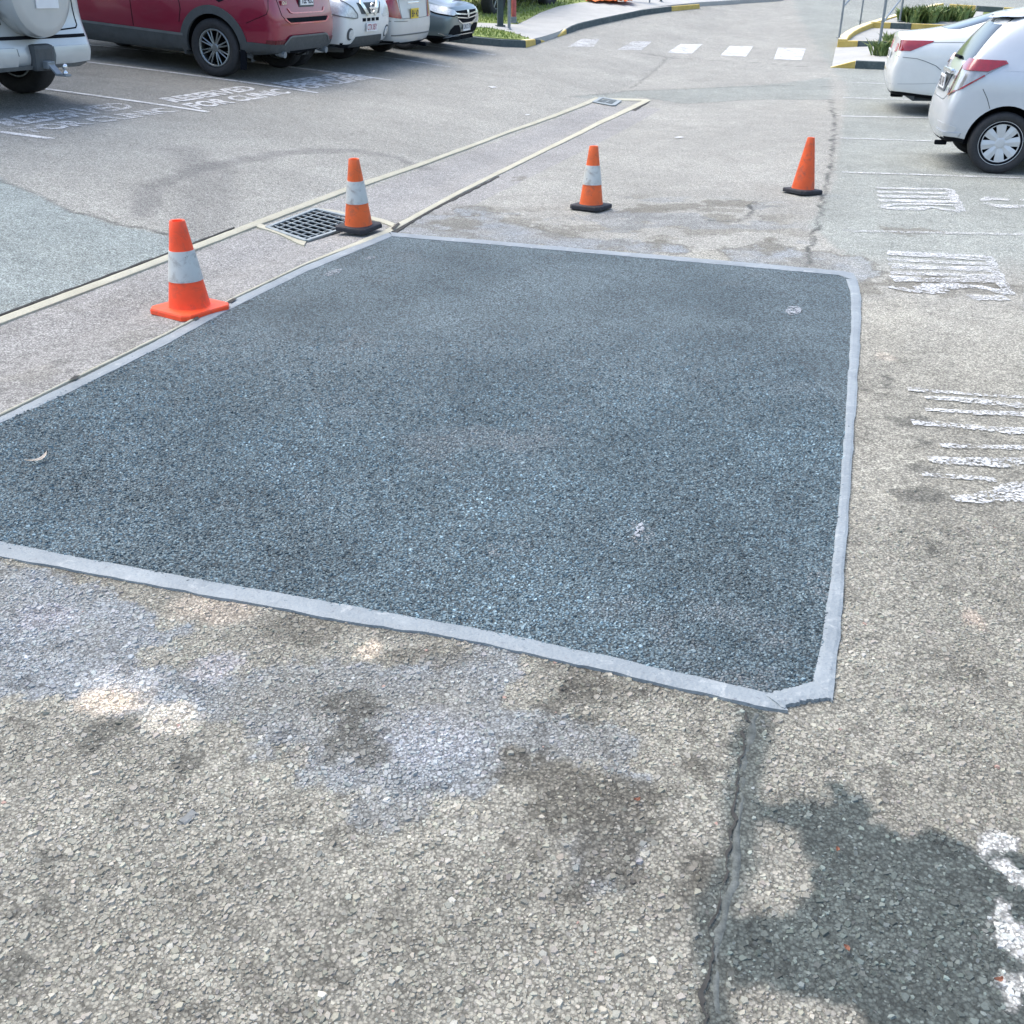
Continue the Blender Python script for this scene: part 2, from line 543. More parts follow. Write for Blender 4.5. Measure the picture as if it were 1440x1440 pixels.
PG = lambda *pts: gp2(pts)
Z_TAR = PG((1062,1110),(1100,1128),(1165,1122),(1182,1102),(1215,1115),(1225,1150),(1252,1174),(1290,1155),(1330,1168),(1375,1190),(1500,1200),(1600,1190),(1720,1230),(1700,1480),(1215,1480),(1205,1445),(1150,1425),(1095,1408),(1035,1385),(1030,1320),(1040,1300),(1100,1285),(1118,1235),(1135,1212),(1100,1172),(1055,1160))
Z_ISLE = PG((1052,1182),(1080,1172),(1098,1180),(1108,1205),(1132,1218),(1118,1255),(1088,1284),(1062,1280),(1044,1262),(1046,1215))
Z_BLOT = [PG((690,1080),(760,1058),(850,1092),(930,1112),(962,1150),(945,1200),(1005,1250),(980,1272),(900,1262),(830,1232),(760,1192),(700,1132)),
          PG((735,930),(830,940),(885,970),(835,1002),(757,987)),
          PG((980,1060),(1020,1060),(1010,1120),(985,1130))]
Z_BLUE = [PG((300,960),(420,930),(560,940),(700,908),(742,930),(722,1000),(862,1028),(935,1082),(900,1102),(800,1062),(722,1092),(690,1122),(622,1132),(540,1156),(488,1142),(458,1102),(378,1062),(318,1032),(200,1012),(60,990),(-260,930),(-260,740),(60,806),(150,832),(250,882),(205,932)),
          PG((780,1170),(840,1140),(930,1160),(945,1225),(900,1262),(830,1240)),
          PG((545,326),(600,300),(660,300),(760,322),(830,338),(960,342),(975,358),(840,352),(700,340)),
          PG((1010,352),(1080,340),(1120,352),(1215,362),(1245,385),(1212,398),(1150,384),(1040,368)),
          PG((630,292),(680,290),(700,300),(650,306))]
Z_OLIVE = [PG((95,1042),(130,1010),(212,1003),(245,1030),(172,1037),(120,1062)), PG((470,985),(530,982),(552,1004),(482,1008)),
           PG((425,1042),(520,1028),(552,1060),(482,1076)), PG((240,1085),(300,1050),(310,1065),(255,1110)), PG((235,1118),(250,1110),(250,1128),(238,1130)),
           PG((1130,1060),(1150,1046),(1175,1052),(1180,1074),(1150,1082),(1135,1078)), PG((1310,1030),(1330,1022),(1356,1042),(1330,1058),(1308,1050)),
           PG((1297,762),(1320,755),(1330,768),(1312,778)), PG((1312,826),(1340,818),(1356,832),(1335,840)),
           PG((1268,690),(1300,684),(1345,702),(1320,708),(1275,706)), PG((1265,655),(1290,642),(1325,652),(1310,668),(1275,664)),
           PG((1255,588),(1290,580),(1325,596),(1290,606),(1262,600)), PG((1230,534),(1250,530),(1262,540),(1245,545)),
           PG((1275,616),(1320,620),(1310,634),(1280,630)),
           PG((60,1180),(90,1170),(95,1200),(70,1215)), PG((45,1270),(75,1262),(70,1285)), PG((320,1118),(338,1112),(342,1130),(325,1132)),
           PG((430,1150),(450,1146),(455,1160),(435,1162)), PG((30,1350),(70,1345),(75,1362),(35,1368)), PG((400,1335),(440,1325),(450,1345),(415,1352))]
Z_FAR = [PG((862,298),(900,288),(985,284),(990,292),(940,298),(905,306)), PG((870,318),(890,304),(915,308),(908,322),(880,324)),
         PG((985,306),(1010,300),(1040,308),(1015,316)), PG((1060,346),(1085,336),(1100,348),(1085,360),(1062,356)),
         PG((980,284),(1040,280),(1075,290),(1000,292)), PG((905,345),(925,338),(945,346),(925,354)), PG((720,252),(738,248),(736,256)),
         PG((600,312),(650,305),(690,318),(640,326)), PG((1240,395),(1300,388),(1420,402),(1330,420),(1262,410)),
         PG((1180,402),(1225,398),(1240,412),(1190,420)), PG((1240,322),(1300,318),(1330,326),(1260,330)), PG((1390,398),(1445,400),(1445,408),(1395,408))]
Z_PALE = [PG((560,1010),(700,1180),(640,1300),(400,1240),(420,1120)), PG((770,345),(800,338),(850,350),(820,362)), PG((875,342),(905,340),(930,350),(880,358)),
          PG((950,352),(1040,352),(1100,378),(980,368)), PG((1205,425),(1270,415),(1300,450),(1260,500),(1208,480)), PG((1203,640),(1280,620),(1290,800),(1230,960),(1180,960)),
          PG((880,985),(1060,1020),(1045,1090),(1000,1160),(960,1130),(930,1060))]
SPOTS = [(155, 985, 52, 26, C_SAND * 1.05, 1), (250, 1003, 44, 22, S(.52, .49, .41), .9), (520, 912, 26, 17, C_SAND, 1), (170, 955, 60, 22, S(.42, .43, .42), .7), (600, 1030, 90, 40, S(.36, .38, .40), .5), (310, 858, 70, 22, S(.42, .37, .30), .8),
         (1365, 872, 20, 15, S(.43, .37, .30), .9), (690, 885, 40, 14, S(.40, .40, .42), .7), (300, 940, 50, 22, S(.36, .36, .38), .6), (60, 872, 50, 20, S(.36, .36, .38), .6),
         (1240, 500, 16, 6, S(.44, .40, .33), .7), (210, 800, 70, 14, C_BROWN * 1.2, .7), (420, 885, 80, 22, C_BROWN * 1.15, .75), (600, 925, 70, 16, C_BROWN * 1.1, .7), (130, 805, 70, 16, C_BROWN * 1.2, .6), (850, 975, 60, 18, C_BROWN * 1.2, .6)]
SPOTS = [(gp2([(x, y)])[0], gp2([(x + rx, y)])[0], gp2([(x, y - ry)])[0], c, a) for x, y, rx, ry, c, a in SPOTS]
K_NEAR = PG((1062,1003),(1056,1045),(1050,1080),(1042,1150),(1036,1210),(1020,1268),(1012,1340),(1008,1400),(1004,1490))
K_CRACKS = [PG((1168,140),(1175,170),(1172,205),(1167,245),(1160,275),(1152,310),(1146,335),(1135,360),(1130,384)),
            PG((1062,280),(1056,295),(1052,306),(1035,312),(1000,310)), PG((938,82),(915,104),(888,124)), PG((800,136),(880,128),(990,124),(1090,120),(1175,122)),
            PG((905,136),(960,146),(1060,140),(1168,140)), PG((790,62),(860,70),(950,82),(1060,88),(1165,96)),
            PG((0,252),(40,268),(100,298),(180,318),(240,330),(290,336)), PG((1004,1250),(1020,1268)), PG((0,1096),(30,1090))]
Z_DAMP = PG((560,318),(640,292),(860,300),(900,278),(1080,284),(1120,330),(1150,376),(980,364),(760,344))
Z_BLUEL = PG((-400,130),(0,250),(40,268),(100,298),(180,320),(240,332),(290,338),(0,448),(-400,600))
Z_CROSS = PG((800,136),(880,128),(990,124),(1090,118),(1168,108),(1168,140),(1060,140),(960,146),(905,137))
ARC = PG((200,300),(215,262),(290,235),(400,214),(500,211),(560,222),(600,238))
ARC2 = PG((250,210),(300,240),(290,300),(270,340))
PAINT_NEAR = [PG((1375,1168),(1440,1176),(1620,1185),(1620,1206),(1440,1200),(1385,1190)), PG((1418,1212),(1620,1214),(1620,1240),(1440,1236)),
              PG((1392,1258),(1440,1262),(1620,1262),(1620,1345),(1440,1340),(1405,1325)), PG((1412,1372),(1440,1368),(1620,1370),(1620,1425),(1440,1420),(1418,1400))]

def ground_colour(x, y):
    """albedo of the worn surface at ground position x, y (arrays)"""
    n_lo = fbm(x, y, .8, 4, 3); n_mid = fbm(x, y, 5, 4, 5); n_hi = fbm(x, y, 22, 3, 9)
    wx = x + .10 * fbm(x, y, 7, 4, 21) + .035 * fbm(x, y, 40, 2, 23)
    wy = y + .10 * fbm(x, y, 7, 4, 31) + .035 * fbm(x, y, 40, 2, 33)
    n9 = fbm(x, y, 10, 4, 71)
    p = pdist(x, y)
    near = sstep(7.5, 4.0, y)
    c = C_ROAD[None] * (1 - near[:, None]) + BEIGE[None] * near[:, None]
    def over(m, col):
        nonlocal c
        m = np.clip(m, 0, 1)[:, None]
        c = c * (1 - m) + np.asarray(col)[None] * m
    # bay surface right of the seam and the left car park
    seam_x = np.interp(y, [5, 8, 10, 20, 40], [2.3, 2.33, 3.1, 6.2, 9.5])
    over(sstep(-.03, .05, x - seam_x + .1 * n_hi) * sstep(6.2, 7.2, y), C_BAY)
    over(sstep(.9, 2.8, p + n_mid) * .75, S(.275, .280, .255))
    over(sstep(2.6, 3.6, p + n_lo) * .5, S(.185, .19, .18))  # left bays darkened further, their shade put into the colour
    over(sstep(-.02, .03, sdf(wx, wy, Z_BLUEL)), C_BLUEPATCH)
    over(sstep(-.05, .05, sdf(wx, wy, Z_CROSS)), C_BAY * .97)
    over(((p < 0) & (p > -1.1) & (y > 2)) * .6 * sstep(12.6, 12.3, (x - D0[0]) * DD[0] + (y - D0[1]) * DD[1]), S(.275, .275, .275))
    for Z in Z_PALE: over(sstep(-.08, .12, sdf(wx, wy, Z)) * .6, BEIGE * 1.25)
    over(sstep(.06, .14, fbm(x, y, 3.2, 4, 81) + .25 * n9) * near * .3, C_BROWN * 1.4)
    for Z in Z_BLUE: over(sstep(-.012, .02, sdf(wx, wy, Z) + .18 * n9) * np.clip(.7 + 1.2 * n_mid, 0, 1), C_BLUE)
    for Z in Z_BLUE[2:]: over((np.abs(sdf(wx, wy, Z) + .18 * n9) < .025) * .6, C_BROWN)
    for Z in Z_BLOT: over(sstep(-.01, .05, sdf(wx, wy, Z) + .34 * n9) * .9, C_BROWN * .9)
    for Z in Z_OLIVE: over(sstep(-.012, .02, sdf(wx, wy, Z) + .14 * n9) * .72, C_OLIVE * 1.1)
    for Z in Z_FAR: over(sstep(-.02, .03, sdf(wx, wy, Z) + .3 * n9) * .72, C_BROWN * 1.15)
    mz = sstep(-.3, .1, sdf(x, y, Z_DAMP))
    over(mz * sstep(.03, .07, fbm(x * .75, y, 3.6, 4, 87) + .3 * n9) * .55, C_BROWN * 1.2)
    over(mz * sstep(.05, .08, fbm(x * .75, y, 3.0, 4, 89) + .3 * n9) * .5, C_BLUE)
    for o, ax, ay, col, a in SPOTS:
        d = np.hypot((wx - o[0]) / abs(ax[0] - o[0]), (wy - o[1]) / abs(ay[1] - o[1]))
        over(sstep(1.2, .6, d + .7 * n9 + .4 * n_hi) * a, col)
    # dark tar area, pale islands in it, and the filled crack that runs out of the patch corner
    t = sstep(-.012, .02, sdf(wx, wy, Z_TAR)) * (1 - sstep(-.01, .015, sdf(wx, wy, Z_ISLE)))
    d = np.full(x.shape, 9.); m = (y < 2.4) & (np.abs(x - .6) < .7)
    if m.any(): d[m] = seg_dist(wx[m] * .6 + x[m] * .4, wy[m] * .6 + y[m] * .4, K_NEAR)
    wid = .026 + .05 * n_mid
    band = sstep(wid + .03, wid - .01, d)
    over(t * .96, C_TAR)
    over(band * .85, C_TAR * 1.05)
    for i, K in enumerate(K_CRACKS):
        m = (x > K[:, 0].min() - .3) & (x < K[:, 0].max() + .3) & (y > K[:, 1].min() - .5) & (y < K[:, 1].max() + .5)
        if m.any():
            dd = np.full(x.shape, 9.); dd[m] = seg_dist(wx[m] + .05 * n_mid[m], wy[m], K)
            w = .008 + .0011 * y
            over(sstep(w * 1.7, w * .4, dd) * (.8 if i in (0, 1, 6) else .45) * np.clip(.75 + 2.2 * n_mid, 0, 1.2), S(.06, .065, .06))
    for A, wd, k in ((ARC, .14, .42), (ARC2, .3, .28)):
        m = (x > A[:, 0].min() - .6) & (x < A[:, 0].max() + .6) & (y > A[:, 1].min() - 1) & (y < A[:, 1].max() + 1)
        if m.any():
            dd = np.full(x.shape, 9.); dd[m] = seg_dist(x[m], y[m], A)
            over(sstep(wd, wd * .3, dd + .1 * n_mid) * k, S(.12, .12, .12))
    for Z in PAINT_NEAR: over(sstep(-.008, .008, sdf(wx, wy, Z) + .06 * n_hi + .005) * (n_hi + .5 * n_mid > -.04) * .9, S(.52, .53, .50))
    hole_ = sstep(.20, .30, fbm(x, y, 13, 3, 61) + .25 * n_mid) * near
    c = c * (1 + .3 * n_lo + (.2 + .16 * near) * n_mid + (.12 + .2 * near) * n_hi)[:, None] * (1 - .3 * hole_)[:, None]
    return np.clip(c, .01, .9)

# ------------------------------------------------------------------ the new asphalt patch and its outline
TAPE_NEAR_IN = [(-150,738),(-60,754),(0,764),(100,785),(250,812),(400,838),(550,865),(700,893),(850,925),(1000,960),(1086,979)]
TAPE_NEAR_OUT = [(-150,757),(-60,775),(0,785),(100,803),(250,832),(400,860),(500,880),(600,892),(700,912),(850,946),(1000,982),(1060,995),(1108,1003)]
TAPE_CORNER_IN = [(1073,981),(1095,976),(1120,969),(1143,963)]
TAPE_CORNER_OUT = [(1100,1001),(1112,994),(1138,988),(1168,986)]
TAPE_RIGHT_IN = [(1142,966),(1158,890),(1170,800),(1180,700),(1188,600),(1193,520),(1197,450),(1196,412),(1189,394)]
TAPE_RIGHT_OUT = [(1168,987),(1173,960),(1181,890),(1188,800),(1195,700),(1201,600),(1207,520),(1211,450),(1210,415),(1206,397)]
TAPE_FAR_IN = [(1206,398),(1180,388.5),(1040,376),(880,362),(700,346),(552,334)]
TAPE_FAR_OUT = [(1200,386),(1186,383),(1040,370),(880,356.5),(700,341),(548,328)]
TAPE_LEFT_IN = [(552,333.5),(430,384),(330,433),(240,483.5),(100,553),(0,598),(-150,668)]
TAPE_LEFT_OUT = [(546,328.5),(430,375),(330,423),(240,471),(130,527),(0,589),(-150,656)]
mid = lambda A, B: [((a[0] + b[0]) / 2, (a[1] + b[1]) / 2) for a, b in zip(A, B)]
PATCH = gp2([(-150,748),(-60,764),(0,774),(100,794),(250,822),(400,849),(550,875),(700,902),(850,935),(1000,970),(1090,988),(1150,974),(1170,890),(1179,800),(1188,700),(1195,600),(1200,520),(1204,450),(1203,412),(1195,390),(1040,373),(880,359),(700,343.5),(550,331),(430,380),(330,428),(240,477),(0,593.5),(-150,662)])
GRATE_Q = gp2([(376,322),(444,296),(516,313),(431,341)])

# ------------------------------------------------------------------ ground sheet
def axis(pieces):
    v = []
    for a, b, s0, s1 in pieces:
        x = a; 
        while x < b - 1e-6:
            v.append(x)
            t = (x - a) / (b - a)
            x += s0 + (s1 - s0) * t
    v.append(pieces[-1][1])
    return np.array(v)
gx_ = axis([(-160, -12, 12, .5), (-12, -5, .4, .08), (-5, -1.9, .05, .015), (-1.9, 2.4, .0125, .0125), (2.4, 5, .015, .05), (5, 12, .08, .4), (12, 160, .5, 12)])
gy_ = axis([(-30, .9, 3, .05), (.9, 3.2, .0125, .0125), (3.2, 9.8, .0125, .028), (9.8, 20, .03, .09), (20, 45, .1, .5), (45, 260, .6, 12)])
GX, GY = np.meshgrid(gx_, gy_)
nx_, ny_ = len(gx_), len(gy_)
fx, fy = GX.ravel(), GY.ravel()
fz = hgt(fx, fy)
nearm = (fx > -6) & (fx < 6) & (fy > .5) & (fy < 14)
fz = fz + np.where(nearm, .006 * fbm(fx, fy, 4, 3, 77) + .0025 * fbm(fx, fy, 30, 2, 78), 0)
inp = np.zeros(fx.shape, bool); inp[nearm] = in_poly(fx[nearm], fy[nearm], PATCH)
fz = np.where(inp, hgt(fx, fy) - .012, fz)
gc = np.zeros((len(fx), 3))
for k in range(0, len(fx), 60000):
    sl = slice(k, k + 60000)
    gc[sl] = ground_colour(fx[sl], fy[sl])
bind = (sstep(3.3, 2.7, fy) * (fy > .95) * (np.abs(fx) < .6 * fy + .42))[:, None]
gc = gc * (1 - .20 * bind)         # binder that shows between the chips built near the camera
idx = np.arange(nx_ * ny_).reshape(ny_, nx_)
quads = np.stack([idx[:-1, :-1], idx[:-1, 1:], idx[1:, 1:], idx[1:, :-1]], -1).reshape(-1, 4)
qc = np.stack([fx[quads].mean(1), fy[quads].mean(1)], -1)
gin = GRATE_Q + (GRATE_Q.mean(0) - GRATE_Q) * .06
hole = in_poly(qc[:, 0], qc[:, 1], gin)
quads = quads[~hole]

def np_mesh(name, V, L, starts, totals, mat, col=None, parent=None, smooth=False):
    me = bpy.data.meshes.new(name)
    me.vertices.add(len(V)); me.vertices.foreach_set('co', np.ascontiguousarray(V, np.float32).ravel())
    me.loops.add(len(L)); me.loops.foreach_set('vertex_index', np.ascontiguousarray(L, np.int32))
    me.polygons.add(len(starts)); me.polygons.foreach_set('loop_start', np.ascontiguousarray(starts, np.int32))
    me.polygons.foreach_set('use_smooth', np.full(len(starts), smooth, bool))
    me.update(calc_edges=True)
    if col is not None:
        a = me.color_attributes.new('Col', 'FLOAT_COLOR', 'POINT')
        a.data.foreach_set('color', np.concatenate([col, np.ones((len(col), 1))], 1).astype(np.float32).ravel())
    me.materials.append(mat)
    return link(bpy.data.objects.new(name, me), parent)

ground = np_mesh('car_park_ground', np.stack([fx, fy, fz], -1), quads.ravel(), np.arange(len(quads)) * 4, None, M['ground'], gc, smooth=True)
tag(ground, 'worn beige and grey asphalt of the car park and road with stains and cracks', kind='structure')

# ------------------------------------------------------------------ aggregate chips near the camera
def chip_cloud(name, X, Y, Z, size, col, mat, ring, label, parent, flat=.36):
    n = len(X)
    T = 12
    rng = np.random.default_rng(5)
    temp = []
    for k in range(T):
        a = (np.arange(ring) + rng.uniform(-.28, .28, ring)) / ring * math.tau
        rb = rng.uniform(.8, 1.15, ring); rt = rb * rng.uniform(.5, .82, ring)
        tx, ty = rng.uniform(-.16, .16, 2)
        base = np.stack([rb * np.cos(a), rb * np.sin(a), np.full(ring, -.35)], -1)
        top = np.stack([rt * np.cos(a), rt * np.sin(a), flat + tx * np.cos(a) * 1.3 + ty * np.sin(a) * 1.3 + rng.uniform(-.05, .05, ring)], -1)
        temp.append(np.concatenate([base, top]))
    temp = np.array(temp)
    ti = RNG.integers(0, T, n); rot = RNG.uniform(0, math.tau, n)
    asp = RNG.uniform(.68, 1.0, n)
    V = temp[ti]
    ca, sa = np.cos(rot)[:, None], np.sin(rot)[:, None]
    vx = V[:, :, 0] * asp[:, None]; vy = V[:, :, 1]
    tilt = RNG.normal(0, .105, (n, 2))
    vz = V[:, :, 2] + vx * tilt[:, :1] + vy * tilt[:, 1:]
    P = np.stack([X[:, None] + size[:, None] * (vx * ca - vy * sa), Y[:, None] + size[:, None] * (vx * sa + vy * ca), Z[:, None] + size[:, None] * vz], -1)
    nv = 2 * ring
    loops = []; sizes = []
    for k in range(ring):
        loops += [k, (k + 1) % ring, ring + (k + 1) % ring, ring + k]; sizes.append(4)
    loops += [ring + k for k in range(ring)]; sizes.append(ring)
    loops = np.array(loops); sizes = np.array(sizes)
    L = (loops[None] + (np.arange(n) * nv)[:, None]).ravel()
    st = np.concatenate([[0], np.cumsum(np.tile(sizes, n))[:-1]])
    o = np_mesh(name, P.reshape(-1, 3), L, st, None, mat, np.repeat(col, nv, 0), parent)
    tag(o, label, kind='stuff')
    return o

def scatter(x0, x1, y0, y1, step):
    x, y = np.meshgrid(np.arange(x0, x1, step), np.arange(y0, y1, step * .87))
    x = x + (np.arange(x.shape[0]) % 2)[:, None] * step * .5
    x = (x + RNG.uniform(-.36, .36, x.shape) * step).ravel(); y = (y + RNG.uniform(-.36, .36, y.shape) * step).ravel()
    m = np.abs(x) < .60 * y + .42
    return x[m], y[m]

cx, cy = scatter(-2.1, 2.3, .98, 3.35, .0094)
keep = ~in_poly(cx, cy, PATCH)
keep &= RNG.uniform(0, 1, len(cx)) > sstep(2.7, 3.35, cy) * .9
cx, cy = cx[keep], cy[keep]
ccol = ground_colour(cx, cy)
dk = np.full(cx.shape, 9.); mm = (np.abs(cx - .6) < .7) & (cy < 2.4); dk[mm] = seg_dist(cx[mm], cy[mm], K_NEAR)
keep = (dk > .017)
cx, cy, ccol = cx[keep], cy[keep], ccol[keep]
lum = RNG.normal(1.02, .165, len(cx)); lum = np.where(ccol.mean(1) < .15, RNG.lognormal(.04, .34, len(cx)), lum); lum = np.clip(lum, .5, 2.4)
odd = RNG.uniform(0, 1, len(cx))
ccol = ccol * lum[:, None] * (1 + RNG.normal(0, .018, (len(cx), 3)))
ccol[odd > .9993] = ccol[odd > .9993] * 0 + S(.34, .23, .19)
ccol[(odd > .985) & (odd < .9993)] *= 1.35
csz = np.clip(RNG.lognormal(math.log(.0045), .44, len(cx)), .002, .0122)
cz = hgt(cx, cy) + .006 * fbm(cx, cy, 4, 3, 77) + .0025 * fbm(cx, cy, 30, 2, 78) - .02 * csz - .0012 * sstep(-.05, .2, fbm(cx, cy, 4.5, 4, 63)) + RNG.uniform(-.0016, .0010, len(cx)) + np.where(ccol.mean(1) < .16, -.001, 0)
chip_cloud('asphalt_aggregate', cx, cy, cz, csz, np.clip(ccol, .01, .85), M['chips'], 5, 'coarse worn stone chips in the old asphalt nearest the viewer', ground)

# ------------------------------------------------------------------ patch
pv, pf = cdt_fill(PATCH, .09)
pz = hgt(pv[:, 0], pv[:, 1]) + .006
patch = mesh_obj('asphalt_patch', np.column_stack([pv, pz]), pf, M['patch'], smooth=True)
tag(patch, 'fresh dark blue-grey asphalt patch edged with grey sealing tape', kind='structure')
px_, py_ = scatter(-2.6, 1.4, 1.95, 5.2, .0112)
keep = in_poly(px_, py_, PATCH)
keep &= RNG.uniform(0, 1, len(px_)) > sstep(3.4, 5.2, py_) * .93
px_, py_ = px_[keep], py_[keep]
nl = fbm(px_, py_, 1.2, 4, 41); nm = fbm(px_, py_, 7, 3, 43)
dust = sstep(.10, .25, fbm(px_, py_, 1.6, 4, 45) + .3 * nm)[:, None]
pcol = S(.104, .150, .170)[None] * (1 + 1.2 * nl + .6 * nm)[:, None] * np.clip(RNG.lognormal(-.03, .36, len(px_)), .35, 2.4)[:, None]
pcol = pcol * (1 - .5 * dust) + .5 * dust * S(.22, .22, .215)[None] * RNG.uniform(.6, 1.3, len(px_))[:, None]
for sx_, sy_, r_ in [(1165, 828, .06), (900, 750, .05), (735, 770, .03), (700, 775, .03)]:
    o = gp2([(sx_, sy_)])[0]; d = np.hypot(px_ - o[0], (py_ - o[1]) * .6)
    m = (d < r_) & (RNG.uniform(0, 1, len(px_)) > .5); pcol[m] = pcol[m] * .6 + .4 * S(.36, .355, .34)
psz = np.clip(RNG.lognormal(math.log(.0062), .22, len(px_)), .0035, .0098)
chip_cloud('patch_aggregate', px_, py_, hgt(px_, py_) + .006 + RNG.uniform(-.003, .001, len(px_)), psz, np.clip(pcol, .012, .6), M['patch_chips'], 4,
           'fine dark bitumen coated stones in the new asphalt', patch, .45)

# ------------------------------------------------------------------ sealing tape
def resample(P, n):
    P = np.asarray(P, float)
    d = np.concatenate([[0], np.cumsum(np.linalg.norm(np.diff(P, axis=0), axis=1))])
    t = np.linspace(0, d[-1], n)
    return np.stack([np.interp(t, d, P[:, 0]), np.interp(t, d, P[:, 1])], -1)
def ribbon(name, A, B, mat, parent, lift, thick, n=60, seed=1, rough=.004, cross=4):
    A = resample(gp2(A), n); B = resample(gp2(B), n)
    t = np.linspace(0, 1, n)
    ja = fbm(t * 9 + seed, t * 0 + seed, 5, 4, seed)[:, None] * rough * 3; jb = fbm(t * 9 + seed, t * 0 + 5, 5, 4, seed + 9)[:, None] * rough * 4
    nrm = (B - A) / np.linalg.norm(B - A, axis=1)[:, None]
    A = A + nrm * ja; B = B + nrm * jb
    V = []; fs = []
    for k in range(cross + 1):
        P = A + (B - A) * k / cross
        z = hgt(P[:, 0], P[:, 1]) + lift + .004 * fbm(P[:, 0], P[:, 1], 16, 3, seed + 3) - (.003 if k in (0, cross) else 0)
        V.append(np.column_stack([P, z]))
    for P, k in ((B, 1), (A, 0)):
        V.append(np.column_stack([P, V[cross if k else 0][:, 2] - thick]))
    V = np.concatenate(V)
    def strip(a, b):
        for i in range(n - 1): fs.append((a * n + i, a * n + i + 1, b * n + i + 1, b * n + i))
    for k in range(cross): strip(k, k + 1)
    strip(cross, cross + 1); strip(cross + 2, 0)
    for e in (0, n - 1): fs.append([k * n + e for k in range(cross + 1)] + [(cross + 1) * n + e, (cross + 2) * n + e])
    bm = bmesh.new()
    vs = [bm.verts.new(v) for v in V]
    for f in fs: bm.faces.new([vs[i] for i in f])
    o = bm_obj(name, bm, mat, parent)
    return o
ribbon('sealing_tape', TAPE_NEAR_IN, TAPE_NEAR_OUT, M['tape'], patch, .0115, .012, 140, 1)
ribbon('sealing_tape', TAPE_RIGHT_IN, TAPE_RIGHT_OUT, M['tape'], patch, .012, .012, 120, 2)
ribbon('sealing_tape', TAPE_CORNER_IN, TAPE_CORNER_OUT, M['tape'], patch, .0145, .012, 30, 3)
ribbon('sealing_tape', TAPE_FAR_IN, TAPE_FAR_OUT, M['tape'], patch, .012, .012, 90, 4)
ribbon('sealing_tape', TAPE_LEFT_IN, TAPE_LEFT_OUT, M['tape'], patch, .011, .012, 90, 5)

# seal along the crack below the patch corner
bm = bmesh.new(); rows = []
KN = resample(K_NEAR, 160)
for i, q in enumerate(KN):
    t_ = KN[min(i + 1, 159)] - KN[max(i - 1, 0)]; t_ = t_ / np.linalg.norm(t_); nn = np.array([-t_[1], t_[0]])
    q = q + nn * .03 * float(fbm(np.array([q[0]]), np.array([q[1]]), 11, 4, 91)[0])
    w_ = .010 + .03 * float(fbm(np.array([q[0]]), np.array([q[1]]), 14, 3, 93)[0])
    row = []
    for k, dz in ((-1, -.006), (-.55, .0005), (0, .0015), (.55, .0), (1, -.006)):
        s_ = q + nn * w_ * k
        row.append(bm.verts.new((s_[0], s_[1], float(hgt(*s_)) + dz + .004 * float(fbm(np.array([s_[0]]), np.array([s_[1]]), 45, 3, 95)[0]))))
    rows.append(row)
for A_, B_ in zip(rows, rows[1:]):
    for k in range(4): bm.faces.new((A_[k], A_[k + 1], B_[k + 1], B_[k]))
bm_obj('crack_seal', bm, M['seal'], ground, True)
bm = bmesh.new(); rows = []
for i in range(0, 160):
    if 52 < i < 60 or 104 < i < 108: continue
    q = KN[i] + np.array([-.017 + .035 * float(fbm(KN[i:i+1, 0], KN[i:i+1, 1], 30, 4, 97)[0]), 0])
    w_ = max(.0006, .0024 + .009 * float(fbm(KN[i:i+1, 0], KN[i:i+1, 1], 40, 3, 99)[0]))
    rows.append([bm.verts.new((q[0] + k * w_, q[1], float(hgt(*q)) + .0052)) for k in (-1, 1)])
for A_, B_ in zip(rows, rows[1:]): bm.faces.new((A_[0], A_[1], B_[1], B_[0]))
bm_obj('open_crack', bm, M['gap'], ground)

# ------------------------------------------------------------------ drain edges
drain = empty('dish_drain', gp(560, 300)); tag(drain, 'long shallow dish drain with two cream concrete edges across the car park', kind='structure')
def wpart(o, parent):
    """keep world coordinates while parenting to an empty that sits elsewhere"""
    o.parent = parent
    o.matrix_parent_inverse = Matrix.Translation(-Vector(parent.location))
    return o
def band(name, A, B, mat, parent, lift=.012, n=80, seed=5, rough=.004):
    o = ribbon(name, A, B, mat, None, lift, .03, n, seed, rough)
    return wpart(o, parent)
band('concrete_edge', [(-200,524),(0,448),(130,400),(260,351),(370,308.5),(480,267.5),(600,227),(720,182.7),(836,138.4)],
     [(-200,535),(0,457.5),(130,409),(260,359),(370,315.5),(480,273.8),(600,232),(720,186.4),(842,140.8)], M['cream'], drain, .014, 140, 6)
band('concrete_edge', [(-200,677.5),(0,584.5),(240,467),(330,419),(430,371.5),(548,322),(640,272),(740,222),(840,172),(908,140)],
     [(-200,680),(0,587),(240,469.3),(330,421.3),(430,373.6),(550,327.5),(644,275),(744,225.4),(843.4,175.6),(915,142)], M['cream'], drain, .012, 140, 7)
band('concrete_edge', [(836,137),(880,139),(910,140)], [(838,139.5),(880,142),(910,142.6)], M['cream'], drain, .011, 20, 8)
band('edge_gap', [(-200,518),(0,442.5),(130,395),(260,346.5),(330,320)], [(-200,522),(0,446.5),(130,398.5),(260,349.5),(330,321.5)], M['gap'], drain, .008, 90, 9, .008)
band('edge_gap', [(550,326),(580,309),(610,292),(646,275),(700,248)], [(556,329),(584,311),(613,294.5),(648,277),(702,249.2)], M['gap'], drain, .007, 60, 10, .01)
band('edge_gap', [(888,155),(900,148),(912,142.5)], [(894,156),(905,149),(914,143.2)], M['gap'], drain, .007, 20, 11, .01)

